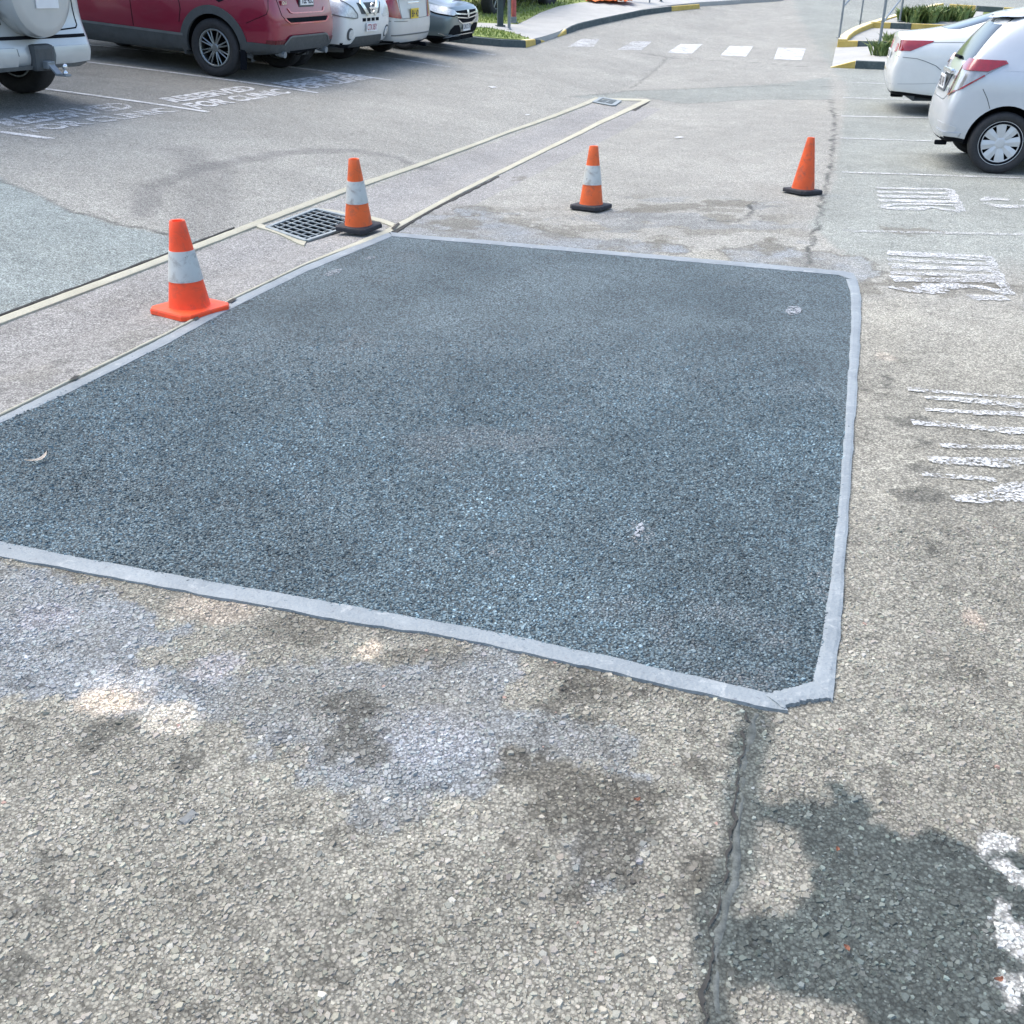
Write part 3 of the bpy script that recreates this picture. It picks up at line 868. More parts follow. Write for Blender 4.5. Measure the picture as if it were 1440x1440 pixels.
# ------------------------------------------------------------------ grates
def grate(quad, nu, nv, label, open_pit):
    Q = np.asarray(quad)
    c = Q.mean(0); zc = float(hgt(*c)) + .012
    root = empty('drain_grate', (c[0], c[1], zc)); tag(root, label, 'drain grate')
    def P(u, v):
        a = Q[0] + (Q[1] - Q[0]) * u; b = Q[3] + (Q[2] - Q[3]) * u
        q = a + (b - a) * v
        return Vector((q[0] - c[0], q[1] - c[1], float(hgt(*q)) + .012 - zc))
    def bar(name, p, q, w, hh, mat, dz=0):
        bm = bmesh.new()
        d = (q - p); L = d.length; d.normalize()
        R = d.to_track_quat('X', 'Z').to_matrix()
        bm_box(bm, (p + q) / 2 + Vector((0, 0, dz)), (L, w, hh), .002, R)
        return bm_obj(name, bm, mat, root)
    W = max(.026, .0016 * c[1] * 2)
    for a, b in (((0, 0), (1, 0)), ((0, 1), (1, 1)), ((0, 0), (0, 1)), ((1, 0), (1, 1))):
        bar('frame', P(*a), P(*b), W * 1.3, .014, M['grate'])
    for k in range(1, nu):
        bar('bar', P(k / nu, 0), P(k / nu, 1), W * .42, .010, M['grate'], -.002)
    for k in range(1, nv):
        bar('cross_bar', P(0, k / nv), P(1, k / nv), W * .42, .008, M['grate'], -.004)
    bm = bmesh.new()
    top = [bm.verts.new(P(*uv) + Vector((0, 0, -.02))) for uv in ((0, 0), (1, 0), (1, 1), (0, 1))]
    dp = .45 if open_pit else .03
    bot = [bm.verts.new(v.co + Vector((0, 0, -dp))) for v in top]
    for k in range(4): bm.faces.new((top[k], top[(k + 1) % 4], bot[(k + 1) % 4], bot[k]))
    bm.faces.new(bot)
    bm_obj('pit', bm, M['pit'], root)
    return root
grate(GRATE_Q, 9, 6, 'square steel grid drain grate beside the patch, under the cone at its corner', True)
FARQ = gp2([(835,144.5),(846,138.5),(871,143),(862,149.5)])
grate(FARQ, 6, 2, 'small far drain grate at the end of the dish drain', False)
bm = bmesh.new()
for v in FARQ: bm.verts.new((v[0], v[1], float(hgt(*v)) + .005))
bm.verts.ensure_lookup_table(); bm.faces.new(bm.verts)
wpart(bm_obj('dark_pit_sheet', bm, M['pit']), drain)  # flat dark sheet in place of the shaded opening, ground uncut
# cream borders round the near grate
band('concrete_edge', [(360,313),(385,322),(412,332),(431,341)], [(352,316),(380,326),(408,338),(428,347)], M['cream'], drain, .013, 20, 12)
band('concrete_edge', [(446,294),(480,299),(520,305),(556,316)], [(444,297),(480,303),(520,310),(552,320)], M['cream'], drain, .0125, 20, 13)

# ------------------------------------------------------------------ painted markings
def sheet(name, poly_px, mat, parent=ground, lift=.0055, step=.12, xy=None):
    poly = gp2(poly_px) if xy is None else xy
    v, f = cdt_fill(poly, step)
    z = hgt(v[:, 0], v[:, 1]) + lift
    return mesh_obj(name, np.column_stack([v, z]), f, mat, parent)
def pline(a, b, w, mat, name='bay_line', parent=ground, lift=.0055, end=None):
    A = gp(*a)[:2]; B = gp(*b)[:2]
    d = (B - A) / np.linalg.norm(B - A); nrm = np.array([-d[1], d[0]]) * w / 2
    if end is not None: B = A + d * end
    return sheet(name, None, mat, parent, lift, .2, [A - nrm, B - nrm, B + nrm, A + nrm])
for i, q in enumerate([[(798,66),(818,55),(843,55),(835,66)], [(868,70),(890,58.5),(917,58.5),(902,71)], [(939,74),(957,62),(988,62),(973,75.5)],
          [(1013,78),(1026,65),(1059,65.5),(1049,80)], [(1088,83.5),(1094,67.5),(1133,68.5),(1127,85)]]):
    sheet('crossing_block', q, M['paint'] if i < 2 else M['paint_fresh'])
# left bays: line ends measured on the ground, lines run into the bays
LEND = [gp(75,196)[:2], gp(293,158)[:2], gp(447,131)[:2], gp(549,113)[:2]]
BD = (LEND[3] - LEND[0]) / np.linalg.norm(LEND[3] - LEND[0]); BN = np.array([-BD[1], BD[0]])
pitch = np.linalg.norm(LEND[3] - LEND[0]) / 3
for k in range(4, 8): LEND.append(LEND[3] + BD * pitch * (k - 3))
print('bay pitch', pitch, 'dir', BD, LEND)
for k in range(7):
    A = LEND[k]
    dirs = {0: gp(0,186), 1: gp(60,125), 2: gp(110,86), 3: gp(370,90)}
    d = BN
    if k in (0, 1, 2, 3):
        d = dirs[k][:2] - A; d = d / np.linalg.norm(d)
    nrm = np.array([-d[1], d[0]]) * .045
    s0 = 0
    for seg in range(9):                                    # the thermoplastic has cracked into lengths
        L = .62 if seg % 2 else .5
        a = A + d * s0; b = A + d * (s0 + L - .012); s0 += L
        sheet('bay_line', None, M['paint_fresh'] if k < 4 else M['paint'], ground, .0055, .3, [a - nrm, b - nrm, b + nrm, a + nrm])
def ground_text(txt, o_px, u_px, v_px, mat, name='painted_lettering', parent=ground):
    V, fc = text_mesh(txt, 1.0, .036)
    V[:, 0] -= V[:, 0].min(); V[:, 0] /= V[:, 0].max(); V[:, 1] -= V[:, 1].min(); V[:, 1] /= V[:, 1].max()
    O = gp(*o_px)[:2]; U = gp(*u_px)[:2] - O; W = gp(*v_px)[:2] - O
    xy = O + V[:, :1] * U + V[:, 1:2] * W
    return mesh_obj(name, np.column_stack([xy, hgt(xy[:, 0], xy[:, 1]) + .0055]), fc, mat, parent)
ground_text('RESERVED', (15,179), (195,152), (-15,169), M['paint'])
ground_text('FOR CLINIC', (52,187), (255,157), (18,181), M['paint'])
ground_text('RESERVED', (248,145), (365,126), (222,139), M['paint_fresh'])
ground_text('FOR CLINIC', (280,154), (412,131), (254,147), M['paint_fresh'])
ground_text('RESERVED', (407,122), (503,106), (380,117), M['paint_fresh'])
ground_text('FOR CLINIC', (430,127), (528,110), (408,121), M['paint_fresh'])
# right bays
for a, b, m in (((1185,325),(1470,331),'paint_worn'), ((1183,242.5),(1480,252),'paint'), ((1181,194.5),(1420,202),'paint'), ((1183,163.5),(1400,168),'paint_fresh'), ((1185,137.5),(1330,142),'paint'), ((1186,116),(1290,119),'paint')):
    pline(a, b, .08, M[m])
# worn lettering across the right bays: the strokes that are left, as seen from the side
def stroke(pts, w, mat):
    P = gp2(pts)
    w = list(np.interp(np.linspace(0, 1, 40), np.linspace(0, 1, len(w)), w)) if isinstance(w, (list, tuple)) else [w] * 40
    P = resample(P, 40); n = 40; L = []; R = []
    ja = .35 * fbm(P[:, 0] * 3 + 7, P[:, 1] * 3, 9, 4, 51) * np.array(w) * 3; jb = .35 * fbm(P[:, 0] * 3 + 3, P[:, 1] * 3, 9, 4, 57) * np.array(w) * 3
    for i in range(n):
        t = P[min(i + 1, n - 1)] - P[max(i - 1, 0)]; t = t / np.linalg.norm(t); q = np.array([-t[1], t[0]])
        ww = w[i] if isinstance(w, (list, tuple)) else w
        L.append(P[i] + q * (max(ww / 2 + ja[i] * .5, .004))); R.append(P[i] - q * (max(ww / 2 + jb[i] * .5, .004)))
    sheet('painted_lettering', None, mat, ground, .006, .08, L + R[::-1])
for pts, w in [([(1233,265),(1336,267)], .06), ([(1234,270.5),(1339,273)], .07), ([(1235,276.5),(1343,279)], .08), ([(1236,283),(1346,284.5)], .08),
               ([(1238,290),(1270,287.5),(1310,288),(1348,290)], .05), ([(1236,291),(1255,294),(1285,294.5),(1310,291.5)], [.03, .08, .1, .03]), ([(1310,292),(1330,296),(1352,298)], [.03, .05, .09]), ([(1335,267),(1352,298)], .05)]:
    stroke(pts, [q * 1.6 for q in w] if isinstance(w, list) else w * 1.6, M['paint'])
stroke([(1380,283),(1392,279.5),(1419,282)], [.05, .12, .1], M['paint']); stroke([(1384,286),(1405,290.5),(1450,291)], [.06, .16, .14], M['paint']); stroke([(1434,282),(1460,282)], .08, M['paint'])
for pts, w in [([(1247,355),(1388,362)], .05), ([(1247,358),(1388,366)], .04), ([(1248,366),(1395,373)], .05), ([(1250,375),(1300,377),(1395,380)], [.09, .05, .1]), ([(1252,384.5),(1330,387),(1398,390)], .05),
               ([(1254,393),(1330,395),(1405,394)], [.09, .05, .1]), ([(1250,404),(1275,409),(1295,412)], .04), ([(1296,412),(1318,405),(1345,403),(1380,405),(1400,410),(1418,414)], [.08, .12, .09, .05, .05, .06]),
               ([(1365,420),(1416,420)], .07), ([(1388,361),(1418,415)], .04)]:
    stroke(pts, [q * 1.7 for q in w] if isinstance(w, list) else w * 1.7, M['paint_mid'])
for pts, w in [([(1276,548),(1330,553),(1400,558),(1550,566)], [.06, .03, .03, .05]), ([(1300,560),(1360,564),(1440,572),(1550,575)], [.04, .07, .08, .08]), ([(1282,596),(1330,598),(1400,606),(1550,612)], [.06, .05, .09, .09]),
               ([(1300,577),(1360,581),(1550,588)], [.03, .06, .07]), ([(1305,648),(1340,650),(1400,651),(1550,652)], [.05, .09, .08, .12]), ([(1322,628),(1400,630),(1550,634)], .04), ([(1296,668),(1340,672),(1400,676)], .04),
               ([(1338,702),(1370,703),(1410,698),(1550,700)], [.05, .09, .16, .2]), ([(1400,690),(1430,685),(1550,683)], [.05, .08, .09])]:
    stroke(pts, w, M['paint_mid'])
# pale dust smears on the patch, bits of broken tar along its left tape, loose paint flecks on the road
for q in ([(455,390),(462,384),(474,381),(482,380),(478,386),(466,391)], [(511,366),(518,363),(528,363),(526,366.5),(516,368)], [(1104,441),(1108,434),(1120,432.5),(1128,437),(1124,444),(1110,446)],
          [(890,758),(896,742),(903,738),(906,748),(899,760)]):
    sheet('dust_smear', q, M['smudge'], patch, .012, .05)
for q in ([(98,539),(106,533),(114,532.5),(108,538)], [(320,428),(328,423.5),(334,424),(326,429.5)], [(272,452),(278,449),(281,451),(275,455)], [(550,324),(560,316),(563,318),(554,326)]):
    sheet('tar_fragment', q, M['gap'], patch, .017, .05)
for q in ([(686,122.5),(694,121.8),(700,123.6),(692,124.4)], [(947,194),(956,192.6),(962,194),(953,195.4)], [(738,162),(743,161.4),(746,162.4),(740,163)]):
    sheet('paint_fleck', q, M['paint_fresh'], ground, .009, .1)
# ------------------------------------------------------------------ cars
def interp(tbl, z):
    zs = [t[0] for t in tbl]; xs = [t[1] for t in tbl]
    return float(np.interp(z, zs, xs))

def car_body(cols, rear, front, arch, axles, sink, levels=2):
    """loft a car shell from cross sections; rear/front give the end profile x(z)"""
    G = []
    n = len(cols)
    for i, (x, zb, w, zs, ws, zt, wt) in enumerate(cols):
        sec = [(0, zb), (.80 * w, zb), (.95 * w, zb + .035), (.985 * w, zb + .14), (w, zb + .52 * (zs - zb)), (.99 * w, zs - .09), (ws, zs),
               (ws + (wt - ws) * .5 + .015, zs + (zt - zs) * .5), (wt, zt - .05), (wt * .82, zt - .005), (0, zt + .015)]
        row = []
        for (y, z) in sec:
            xx = max(x, interp(rear, z) + .06 + .09 * i)
            xx = min(xx, interp(front, z) - .06 - .09 * (n - 1 - i))
            row.append((xx, y, z))
        G.append(row)
    def cap(row, prof, sgn):
        out = []
        for f, bulge in ((1.0, -.035), (.86, 0.0), (.5, .02), (0, .026)):
            out.append([(interp(prof, z) + sgn * bulge, y * (f if f < 1 else .985), z) for (_, y, z) in row])
        return out
    rc = cap(G[0], rear, -1)[::-1]; fc = cap(G[-1], front, 1)
    G = rc + G + fc
    bm = bmesh.new()
    nj = len(G[0])
    L = [[bm.verts.new(p) for p in row] for row in G]
    R = [[bm.verts.new((p[0], -p[1], p[2])) if p[1] > 1e-6 else L[i][j] for j, p in enumerate(row)] for i, row in enumerate(G)]
    for i in range(len(G) - 1):
        for j in range(nj - 1):
            for S_, flip in ((L, False), (R, True)):
                q = [S_[i][j], S_[i + 1][j], S_[i + 1][j + 1], S_[i][j + 1]]
                if len(set(q)) < 3: continue
                if flip: q = q[::-1]
                uq = []
                for v in q:
                    if v not in uq: uq.append(v)
                try: bm.faces.new(uq)
                except ValueError: pass
    bmesh.ops.remove_doubles(bm, verts=bm.verts, dist=1e-5)
    bmesh.ops.recalc_face_normals(bm, faces=bm.faces)
    me = bpy.data.meshes.new('tmp'); bm.to_mesh(me); bm.free()
    o = bpy.data.objects.new('tmp', me); COL.objects.link(o)
    m = o.modifiers.new('s', 'SUBSURF'); m.levels = levels; m.render_levels = levels
    # wheel arch cutters
    cm = bmesh.new()
    for ax in axles:
        for s in (1, -1):
            bm_lathe(cm, [(arch, s * (sink[0])), (arch, s * (sink[1]))], 40, 'Y', Matrix.Translation((ax[0], 0, ax[1])))
            bm_box(cm, (ax[0], s * (sink[0] + sink[1]) / 2, ax[1] - arch * .75), (arch * 1.96, abs(sink[1] - sink[0]) - .01, arch * 1.5))
    bmesh.ops.recalc_face_normals(cm, faces=cm.faces)
    cme = bpy.data.meshes.new('cut'); cm.to_mesh(cme); cm.free()
    for p in cme.polygons: p.material_index = 1
    co = bpy.data.objects.new('cut', cme); COL.objects.link(co)
    for nm in (0, 1):
        cme.materials.append(M['dark'])
    b = o.modifiers.new('b', 'BOOLEAN'); b.operation = 'DIFFERENCE'; b.object = co; b.solver = 'EXACT'; b.use_self = True
    b.material_mode = 'INDEX'
    me.materials.append(M['dark']); me.materials.append(M['dark'])
    dg = bpy.context.evaluated_depsgraph_get()
    ev = o.evaluated_get(dg)
    out = bpy.data.meshes.new_from_object(ev)
    # uncut shell for projecting details
    m2 = b; o.modifiers.remove(m2)
    dg.update()
    ev = o.evaluated_get(bpy.context.evaluated_depsgraph_get()); sh = bpy.data.meshes.new_from_object(ev)
    bv = BVHTree.FromPolygons([v.co.copy() for v in sh.vertices], [tuple(p.vertices) for p in sh.polygons])
    bpy.data.meshes.remove(sh)
    for q in (o, co): bpy.data.objects.remove(q)
    return out, bv

class Car:
    def __init__(s, name, label, group, spec, contact, wheel_id, heading):
        s.sp = spec
        wb, tr, R = spec['wb'], spec['track'], spec['R']
        fwd = np.array(heading, float); fwd /= np.linalg.norm(fwd); lft = np.array([-fwd[1], fwd[0]])
        c = np.asarray(contact, float)[:2]
        if wheel_id[0] == 'F': c = c - fwd * wb
        c = c - lft * (tr / 2 if wheel_id[1] == 'L' else -tr / 2)
        P = {}
        for a in 'FR':
            for b in 'LR':
                q = c + fwd * (wb if a == 'F' else 0) + lft * (tr / 2 if b == 'L' else -tr / 2)
                P[a + b] = Vector((q[0], q[1], float(hgt(*q))))
        rm = (P['RL'] + P['RR']) / 2; fm = (P['FL'] + P['FR']) / 2
        X = (fm - rm).normalized(); Y = ((P['RL'] - P['RR']) + (P['FL'] - P['FR'])).normalized()
        Zv = X.cross(Y).normalized(); Y = Zv.cross(X).normalized()
        s.root = empty(name)
        s.root.matrix_world = Matrix.Translation(rm) @ Matrix((X, Y, Zv)).transposed().to_4x4()
        tag(s.root, label, 'car', group)
        me, s.bv = car_body(spec['cols'], spec['rear'], spec['front'], spec['arch'], [(0, R + .01), (wb, R + .01)], (spec['hw'] - .30, spec['hw'] + .2))
        me.materials[0] = spec['paint']; me.materials[1] = M['dark']
        for p in me.polygons:
            p.use_smooth = True
            if p.normal.z < -.55 and p.center.z < .5: p.material_index = 1
        me.set_sharp_from_angle(angle=math.radians(38))
        me.name = 'body'
        s.body = link(bpy.data.objects.new('body', me), s.root)
    def wheels(s, style, which=('RL', 'RR', 'FL', 'FR'), width=.205, rim=.66):
        wb, tr, R = s.sp['wb'], s.sp['track'], s.sp['R']
        proto = None
        for k in which:
            x = wb if k[0] == 'F' else 0; sg = 1 if k[1] == 'L' else -1
            if proto is None:
                w = make_wheel(R, width, rim, style); proto = w
            else:
                w = [q.copy() for q in proto]
                for q in w: link(q)
                for q in w[1:]: q.parent = w[0]
            w[0].parent = s.root
            w[0].matrix_local = Matrix.Translation((x, sg * tr / 2, R)) @ Matrix.Rotation(0 if sg > 0 else math.pi, 4, 'Z') @ Matrix.Rotation(random.uniform(0, 6), 4, 'Y')
    def hit(s, az, a, b):
        d = Vector((math.cos(az), math.sin(az), 0)); u = Vector((-math.sin(az), math.cos(az), 0))
        o = d * 6 + u * a + Vector((0, 0, b)) + (Vector((s.sp['wb'] / 2, 0, 0)) if s.ctr else Vector((0, 0, 0)))
        loc, nor, i, dist = s.bv.ray_cast(o, -d)
        return loc, nor
    ctr = False
    def patch(s, name, az, poly, mat, off=.006, depth=.02, step=.05, parent=None, mirror=False, smooth=True):
        az = math.radians(az)
        v, f = cdt_fill(poly, step)
        P = []
        last = None
        d = Vector((math.cos(az), math.sin(az), 0))
        for a, b in v:
            loc, nor = s.hit(az, a, b)
            P.append((loc, nor))
        ok = [p for p in P if p[0] is not None]
        if not ok: return None
        out = []
        for (a, b), (loc, nor) in zip(v, P):
            if loc is None:
                near = min(range(len(v)), key=lambda q: 9e9 if P[q][0] is None else (v[q][0] - a) ** 2 + (v[q][1] - b) ** 2)
                u = Vector((-math.sin(az), math.cos(az), 0)); l2 = P[near][0]
                loc = l2 + u * (a - v[near][0]) + Vector((0, 0, b - v[near][1])); nor = P[near][1]
            nn = nor if nor.dot(d) > 0 else -nor
            nn = (nn + d * .6).normalized()
            out.append(loc + nn * off)
        bm = bmesh.new()
        vs = [bm.verts.new(p) for p in out]
        for t in f:
            try: bm.faces.new([vs[i] for i in t])
            except ValueError: pass
        be = [e for e in bm.edges if e.is_boundary]
        r = bmesh.ops.extrude_edge_only(bm, edges=be)
        for q in r['geom']:
            if isinstance(q, bmesh.types.BMVert): q.co -= d * depth
        loose = [q for q in bm.verts if not q.link_faces]
        bmesh.ops.delete(bm, geom=loose, context='VERTS')
        if mirror:
            for q in bm.verts: q.co.y = -q.co.y
        o = bm_obj(name, bm, mat, parent or s.root)
        if smooth:
            o.data.shade_smooth(); o.data.set_sharp_from_angle(angle=math.radians(40))
        return o
    def line(s, name, az, pts, w, mat, off=.003, parent=None):
        P = resample(pts, max(2, int(sum(math.dist(a, b) for a, b in zip(pts, pts[1:])) / .06)))
        L, R = [], []
        for i in range(len(P)):
            t = P[min(i + 1, len(P) - 1)] - P[max(i - 1, 0)]; t = t / np.linalg.norm(t); q = np.array([-t[1], t[0]]) * w / 2
            L.append(tuple(P[i] + q)); R.append(tuple(P[i] - q))
        return s.patch(name, az, L + R[::-1], mat, off, .006, .2, parent, smooth=False)
    def plate(s, az, a, b, w, h, txt, mat, tmat, off=.02, tilt=0, name='number_plate', parent=None):
        azr = math.radians(az)
        loc, nor = s.hit(azr, a, b)
        d = Vector((math.cos(azr), math.sin(azr), 0)); u = Vector((-math.sin(azr), math.cos(azr), 0))
        c = loc + d * off
        mtx = Matrix((u, Vector((0, 0, 1)).cross(u) * -1 if False else d.cross(u), d)).transposed()
        bm = bmesh.new(); bm_box(bm, (0, 0, 0), (w, h, .012), .003)
        o = bm_obj(name, bm, mat, parent or s.root)
        up = d.cross(u)
        Rm = Matrix((u, up, d)).transposed().to_4x4()
        o.matrix_local = Matrix.Translation(c) @ Rm @ Matrix.Rotation(tilt, 4, 'X')
        if txt:
            V, fc = text_mesh(txt, h * .95, .002)
            V[:, 0] -= (V[:, 0].min() + V[:, 0].max()) / 2; V[:, 1] -= (V[:, 1].min() + V[:, 1].max()) / 2
            k = min(1, w * .9 / max(np.ptp(V[:, 0]), 1e-6)); V[:, 0] *= k
            V[:, 2] = .0085
            mesh_obj('lettering', V, fc, tmat, o)
        return o
    def boxp(s, name, c, size, mat, bev=.01, parent=None):
        bm = bmesh.new(); bm_box(bm, c, size, bev)
        return bm_obj(name, bm, mat, parent or s.root)

def A3(az, pts):
    a = math.radians(az)
    return [(-math.sin(a) * p[0] + math.cos(a) * p[1], p[2]) for p in pts]

def make_wheel(R, w, rim, style):
    """axis Y, outer face at +Y; returns [tyre, rim, ...]"""
    ri = R * rim
    bm = bmesh.new()
    h = w / 2
    prof = [(ri, -h * .8), (ri + (R - ri) * .45, -h), (R * .95, -h * .93), (R * .995, -h * .7), (R, -h * .3), (R, h * .3), (R * .995, h * .7), (R * .95, h * .93), (ri + (R - ri) * .45, h), (ri + .012, h * .86), (ri, h * .7)]
    bm_lathe(bm, prof, 48, 'Y', close=True)
    ty = bm_obj('wheel', bm, M['tyre'], None, True)
    bm = bmesh.new()
    bm_lathe(bm, [(ri + .004, -h * .7), (ri + .004, h * .72), (ri - .006, h * .86), (ri - .022, h * .84), (ri - .03, h * .5), (ri - .03, -h * .7)], 48, 'Y', close=True)
    rm = bm_obj('rim', bm, M['alloy'] if style != 'hubcap' else M['dark'], ty, True)
    bm = bmesh.new()
    bm_lathe(bm, [(ri - .02, -h * .1), (.02, -h * .1)], 32, 'Y')
    back = bm_obj('dark_backing', bm, M['dark'], ty)  # black disc standing in for the shade behind the spokes
    bm = bmesh.new()
    n, w0, w1, dbl = {'multi': (16, .022, .012, True), 'hubcap': (8, .062, .098, False), 'five': (5, .07, .05, False), 'ten': (10, .035, .03, False)}[style]
    def spoke(a, w0, w1, r0, r1):
        pts = []
        M_ = Matrix.Rotation(a, 3, 'Y')
        for r, ww, y, th in ((r0, w0, h * .62, .02), ((r0 + r1) / 2, (w0 + w1) / 2, h * .72, .018), (r1, w1, h * .74, .014)):
            pts.append([M_ @ Vector((r, y, -ww / 2)), M_ @ Vector((r, y + .006, 0)), M_ @ Vector((r, y, ww / 2)), M_ @ Vector((r, y - th, ww / 2)), M_ @ Vector((r, y - th, -ww / 2))])
        vs = [[bm.verts.new(p) for p in q] for q in pts]
        for A, B in zip(vs, vs[1:]):
            for k in range(5): bm.faces.new((A[k], A[(k + 1) % 5], B[(k + 1) % 5], B[k]))
        bm.faces.new(vs[0]); bm.faces.new(vs[-1])
    for k in range(n):
        a = k / n * math.tau
        if dbl and k % 2: a -= .14
        spoke(a, w0, w1 * (ri / .2), .03, ri - .012)
    bm_lathe(bm, [(.058, h * .5), (.055, h * .68), (.04, h * .74), (.0005, h * .75)], 20, 'Y')
    if style == 'hubcap':
        bm_lathe(bm, [(ri - .034, h * .6), (ri - .032, h * .745), (ri + .004, h * .8), (ri + .006, h * .6)], 40, 'Y', close=True)
    sp = bm_obj('wheel_cover' if style == 'hubcap' else 'spokes', bm, M['hubcap'] if style == 'hubcap' else M['alloy'], ty)
    return [ty, rm, back, sp]

HD_IN = (BN[0], BN[1])                     # nose-in on the left bays
HD_OUT = (-BN[0], -BN[1])
gL = 'cars parked in the left bays'; gR = 'cars parked in the right bays'

# ---- silver-white hatchback, right edge
c = Car('hatchback_car', 'silver-white small hatchback with wheel covers parked at the right edge', gR,
    dict(wb=2.51, track=1.47, R=.295, arch=.345, hw=.8475, paint=M['pearl'],
         cols=[(-.42, .27, .80, .99, .765, 1.43, .54), (-.16, .22, .846, 1.0, .80, 1.48, .57), (.45, .20, .8475, .97, .81, 1.51, .58), (1.2, .19, .8475, .93, .81, 1.51, .58), (1.75, .19, .8475, .91, .80, 1.42, .57),
               (2.2, .2, .8475, .90, .79, 1.08, .64), (2.5, .2, .8475, .88, .78, .98, .66), (2.9, .22, .82, .80, .70, .88, .6), (3.1, .25, .72, .70, .62, .76, .5)],
         rear=[(.18, -.40), (.26, -.50), (.36, -.575), (.50, -.60), (.62, -.585), (.70, -.53), (.85, -.49), (1.0, -.45), (1.08, -.42), (1.42, -.15), (1.52, -.05)],
         front=[(.2, 3.15), (.4, 3.3), (.6, 3.32), (.75, 3.25), (.95, 3.1), (1.5, 2.9)]), gp(1396, 243), 'RR', (.967, -.255))
YARIS = c
c.wheels('hubcap', width=.18, rim=.70)
TL_ = A3(-138, [(-.52, -.54, .72), (-.41, -.74, .80), (-.28, -.81, .92), (-.15, -.83, 1.02), (-.18, -.82, 1.05), (-.46, -.62, 1.06), (-.49, -.57, 1.0)])
TR_ = A3(-138, [(-.46, -.62, .965), (-.26, -.81, .955), (-.14, -.83, 1.025), (-.17, -.82, 1.055), (-.45, -.62, 1.065), (-.48, -.57, 1.005)])
for s_ in (0, 1):
    t = c.patch('tail_light', -138, TL_, M['grey_lens'], .008, .03, .03, mirror=bool(s_))
    c.patch('red_lens', -138, TR_, M['red_lens'], .018, .03, .03, parent=t, mirror=bool(s_))
    for k0, k1 in ((6, 0), (0, 1), (1, 2)):
        c.line('red_edge', -138, [TL_[k0], TL_[k1]], .014, M['red_lens'], .016, parent=t) if not s_ else None
c.patch('rear_window', 180, [(-.60, 1.04), (.60, 1.04), (.64, 1.10), (.50, 1.40), (.44, 1.43), (-.44, 1.43), (-.50, 1.40), (-.64, 1.10)], M['glass'], .004, .02, .05)
c.patch('side_window', -90, [(.10, 1.06), (1.0, 1.0), (1.9, .98), (1.35, 1.38), (.35, 1.43)], M['glass'], .004, .02, .08)
c.patch('side_window', 90, [(-.10, 1.06), (-.35, 1.43), (-1.35, 1.38), (-1.9, .98), (-1.0, 1.0)], M['glass'], .004, .02, .08)
c.plate(180, 0, .82, .372, .134, 'BRS 42P', M['plate_white'], M['plate_text'], .03)
c.patch('plate_recess', 180, [(-.26, .73), (.26, .73), (.26, .90), (-.26, .90)], M['plastic'], .012, .02, .06)
c.boxp('handle_garnish', (-.515, 0, .925), (.05, .62, .05), M['chrome'], .015)
c.boxp('rear_wiper', (-.45, -.02, 1.06), (.04, .34, .025), M['dark'], .01)
c.patch('roof_spoiler', 180, [(-.52, 1.41), (.52, 1.41), (.46, 1.475), (-.46, 1.475)], M['pearl'], .045, .08, .05)
c.patch('brake_light', 180, [(-.07, 1.43), (.07, 1.43), (.07, 1.455), (-.07, 1.455)], M['red_lens'], .052, .02, .05)
c.line('bumper_seam', -90, [(-.27, .80), (-.22, .73), (-.19, .66), (-.17, .62)], .006, M['plastic'])
c.line('door_seam', -90, [(.42, 1.0), (.40, .85), (.45, .7), (.50, .5), (.52, .3)], .007, M['plastic'])
c.patch('fog_recess_patch', -140, A3(-140, [(-.59, -.40, .40), (-.44, -.76, .385), (-.42, -.77, .43), (-.50, -.70, .465), (-.585, -.42, .47)]), M['hubcap'], .004, .01, .04)  # flat grey patch painted for the shading of the bumper recess
c.line('hatch_seam', 180, [(.56, 1.03), (.60, .92), (.52, .72), (.40, .665), (-.40, .665)], .006, M['plastic_light'])
c.line('side_crease', -90, [(-.1, .97), (.4, .965), (1.2, .95)], .006, M['hubcap'], .002)
c.patch('bumper_ledge', -140, A3(-140, [(-.57, -.40, .355), (-.42, -.78, .345), (-.40, -.79, .38), (-.58, -.40, .395)]), M['pearl'], .016, .03, .04)
c.plate(180, .44, .77, .055, .055, 'D', M['plate_white'], M['green'], .012, name='sticker')
V_, F_ = text_mesh('YRS', .06, .001)
c.plate(180, .47, .885, .13, .04, 'YRS', M['pearl'], M['plastic'], .010, name='badge')
c.boxp('exhaust_pipe', (-.52, -.42, .245), (.12, .055, .045), M['dark'], .012)
c.boxp('tow_bracket', (-.40, .1, .24), (.10, .3, .06), M['dark'], .012)

# ---- white sedan behind it
p4 = gp(1185, 163)[:2]
cw = Car('sedan_car', 'white sedan parked behind the hatchback with its boot towards the road', gR,
    dict(wb=2.775, track=1.57, R=.325, arch=.37, hw=.91, paint=M['white'],
         cols=[(-.86, .26, .84, .97, .79, 1.10, .68), (-.45, .22, .90, 1.0, .84, 1.14, .71), (-.05, .2, .91, 1.0, .85, 1.23, .66), (.5, .2, .91, .98, .85, 1.43, .6), (1.1, .19, .91, .97, .84, 1.47, .6), (1.9, .19, .91, .95, .84, 1.44, .6),
               (2.5, .19, .91, .94, .84, 1.12, .68), (2.8, .2, .91, .92, .82, 1.0, .74), (3.3, .22, .86, .82, .76, .88, .66), (3.5, .25, .74, .72, .66, .78, .55)],
         rear=[(.2, -.86), (.30, -.98), (.5, -1.06), (.62, -1.06), (.72, -.99), (.95, -.96), (1.06, -.97), (1.12, -.92), (1.16, -.45), (1.44, .12), (1.5, .2)],
         front=[(.2, 3.6), (.4, 3.74), (.6, 3.76), (.8, 3.66), (1.0, 3.4), (1.5, 3.0)]), p4 + BD * .42 + np.array([.967, -.255]) * 1.62, 'RR', (.967, -.255))
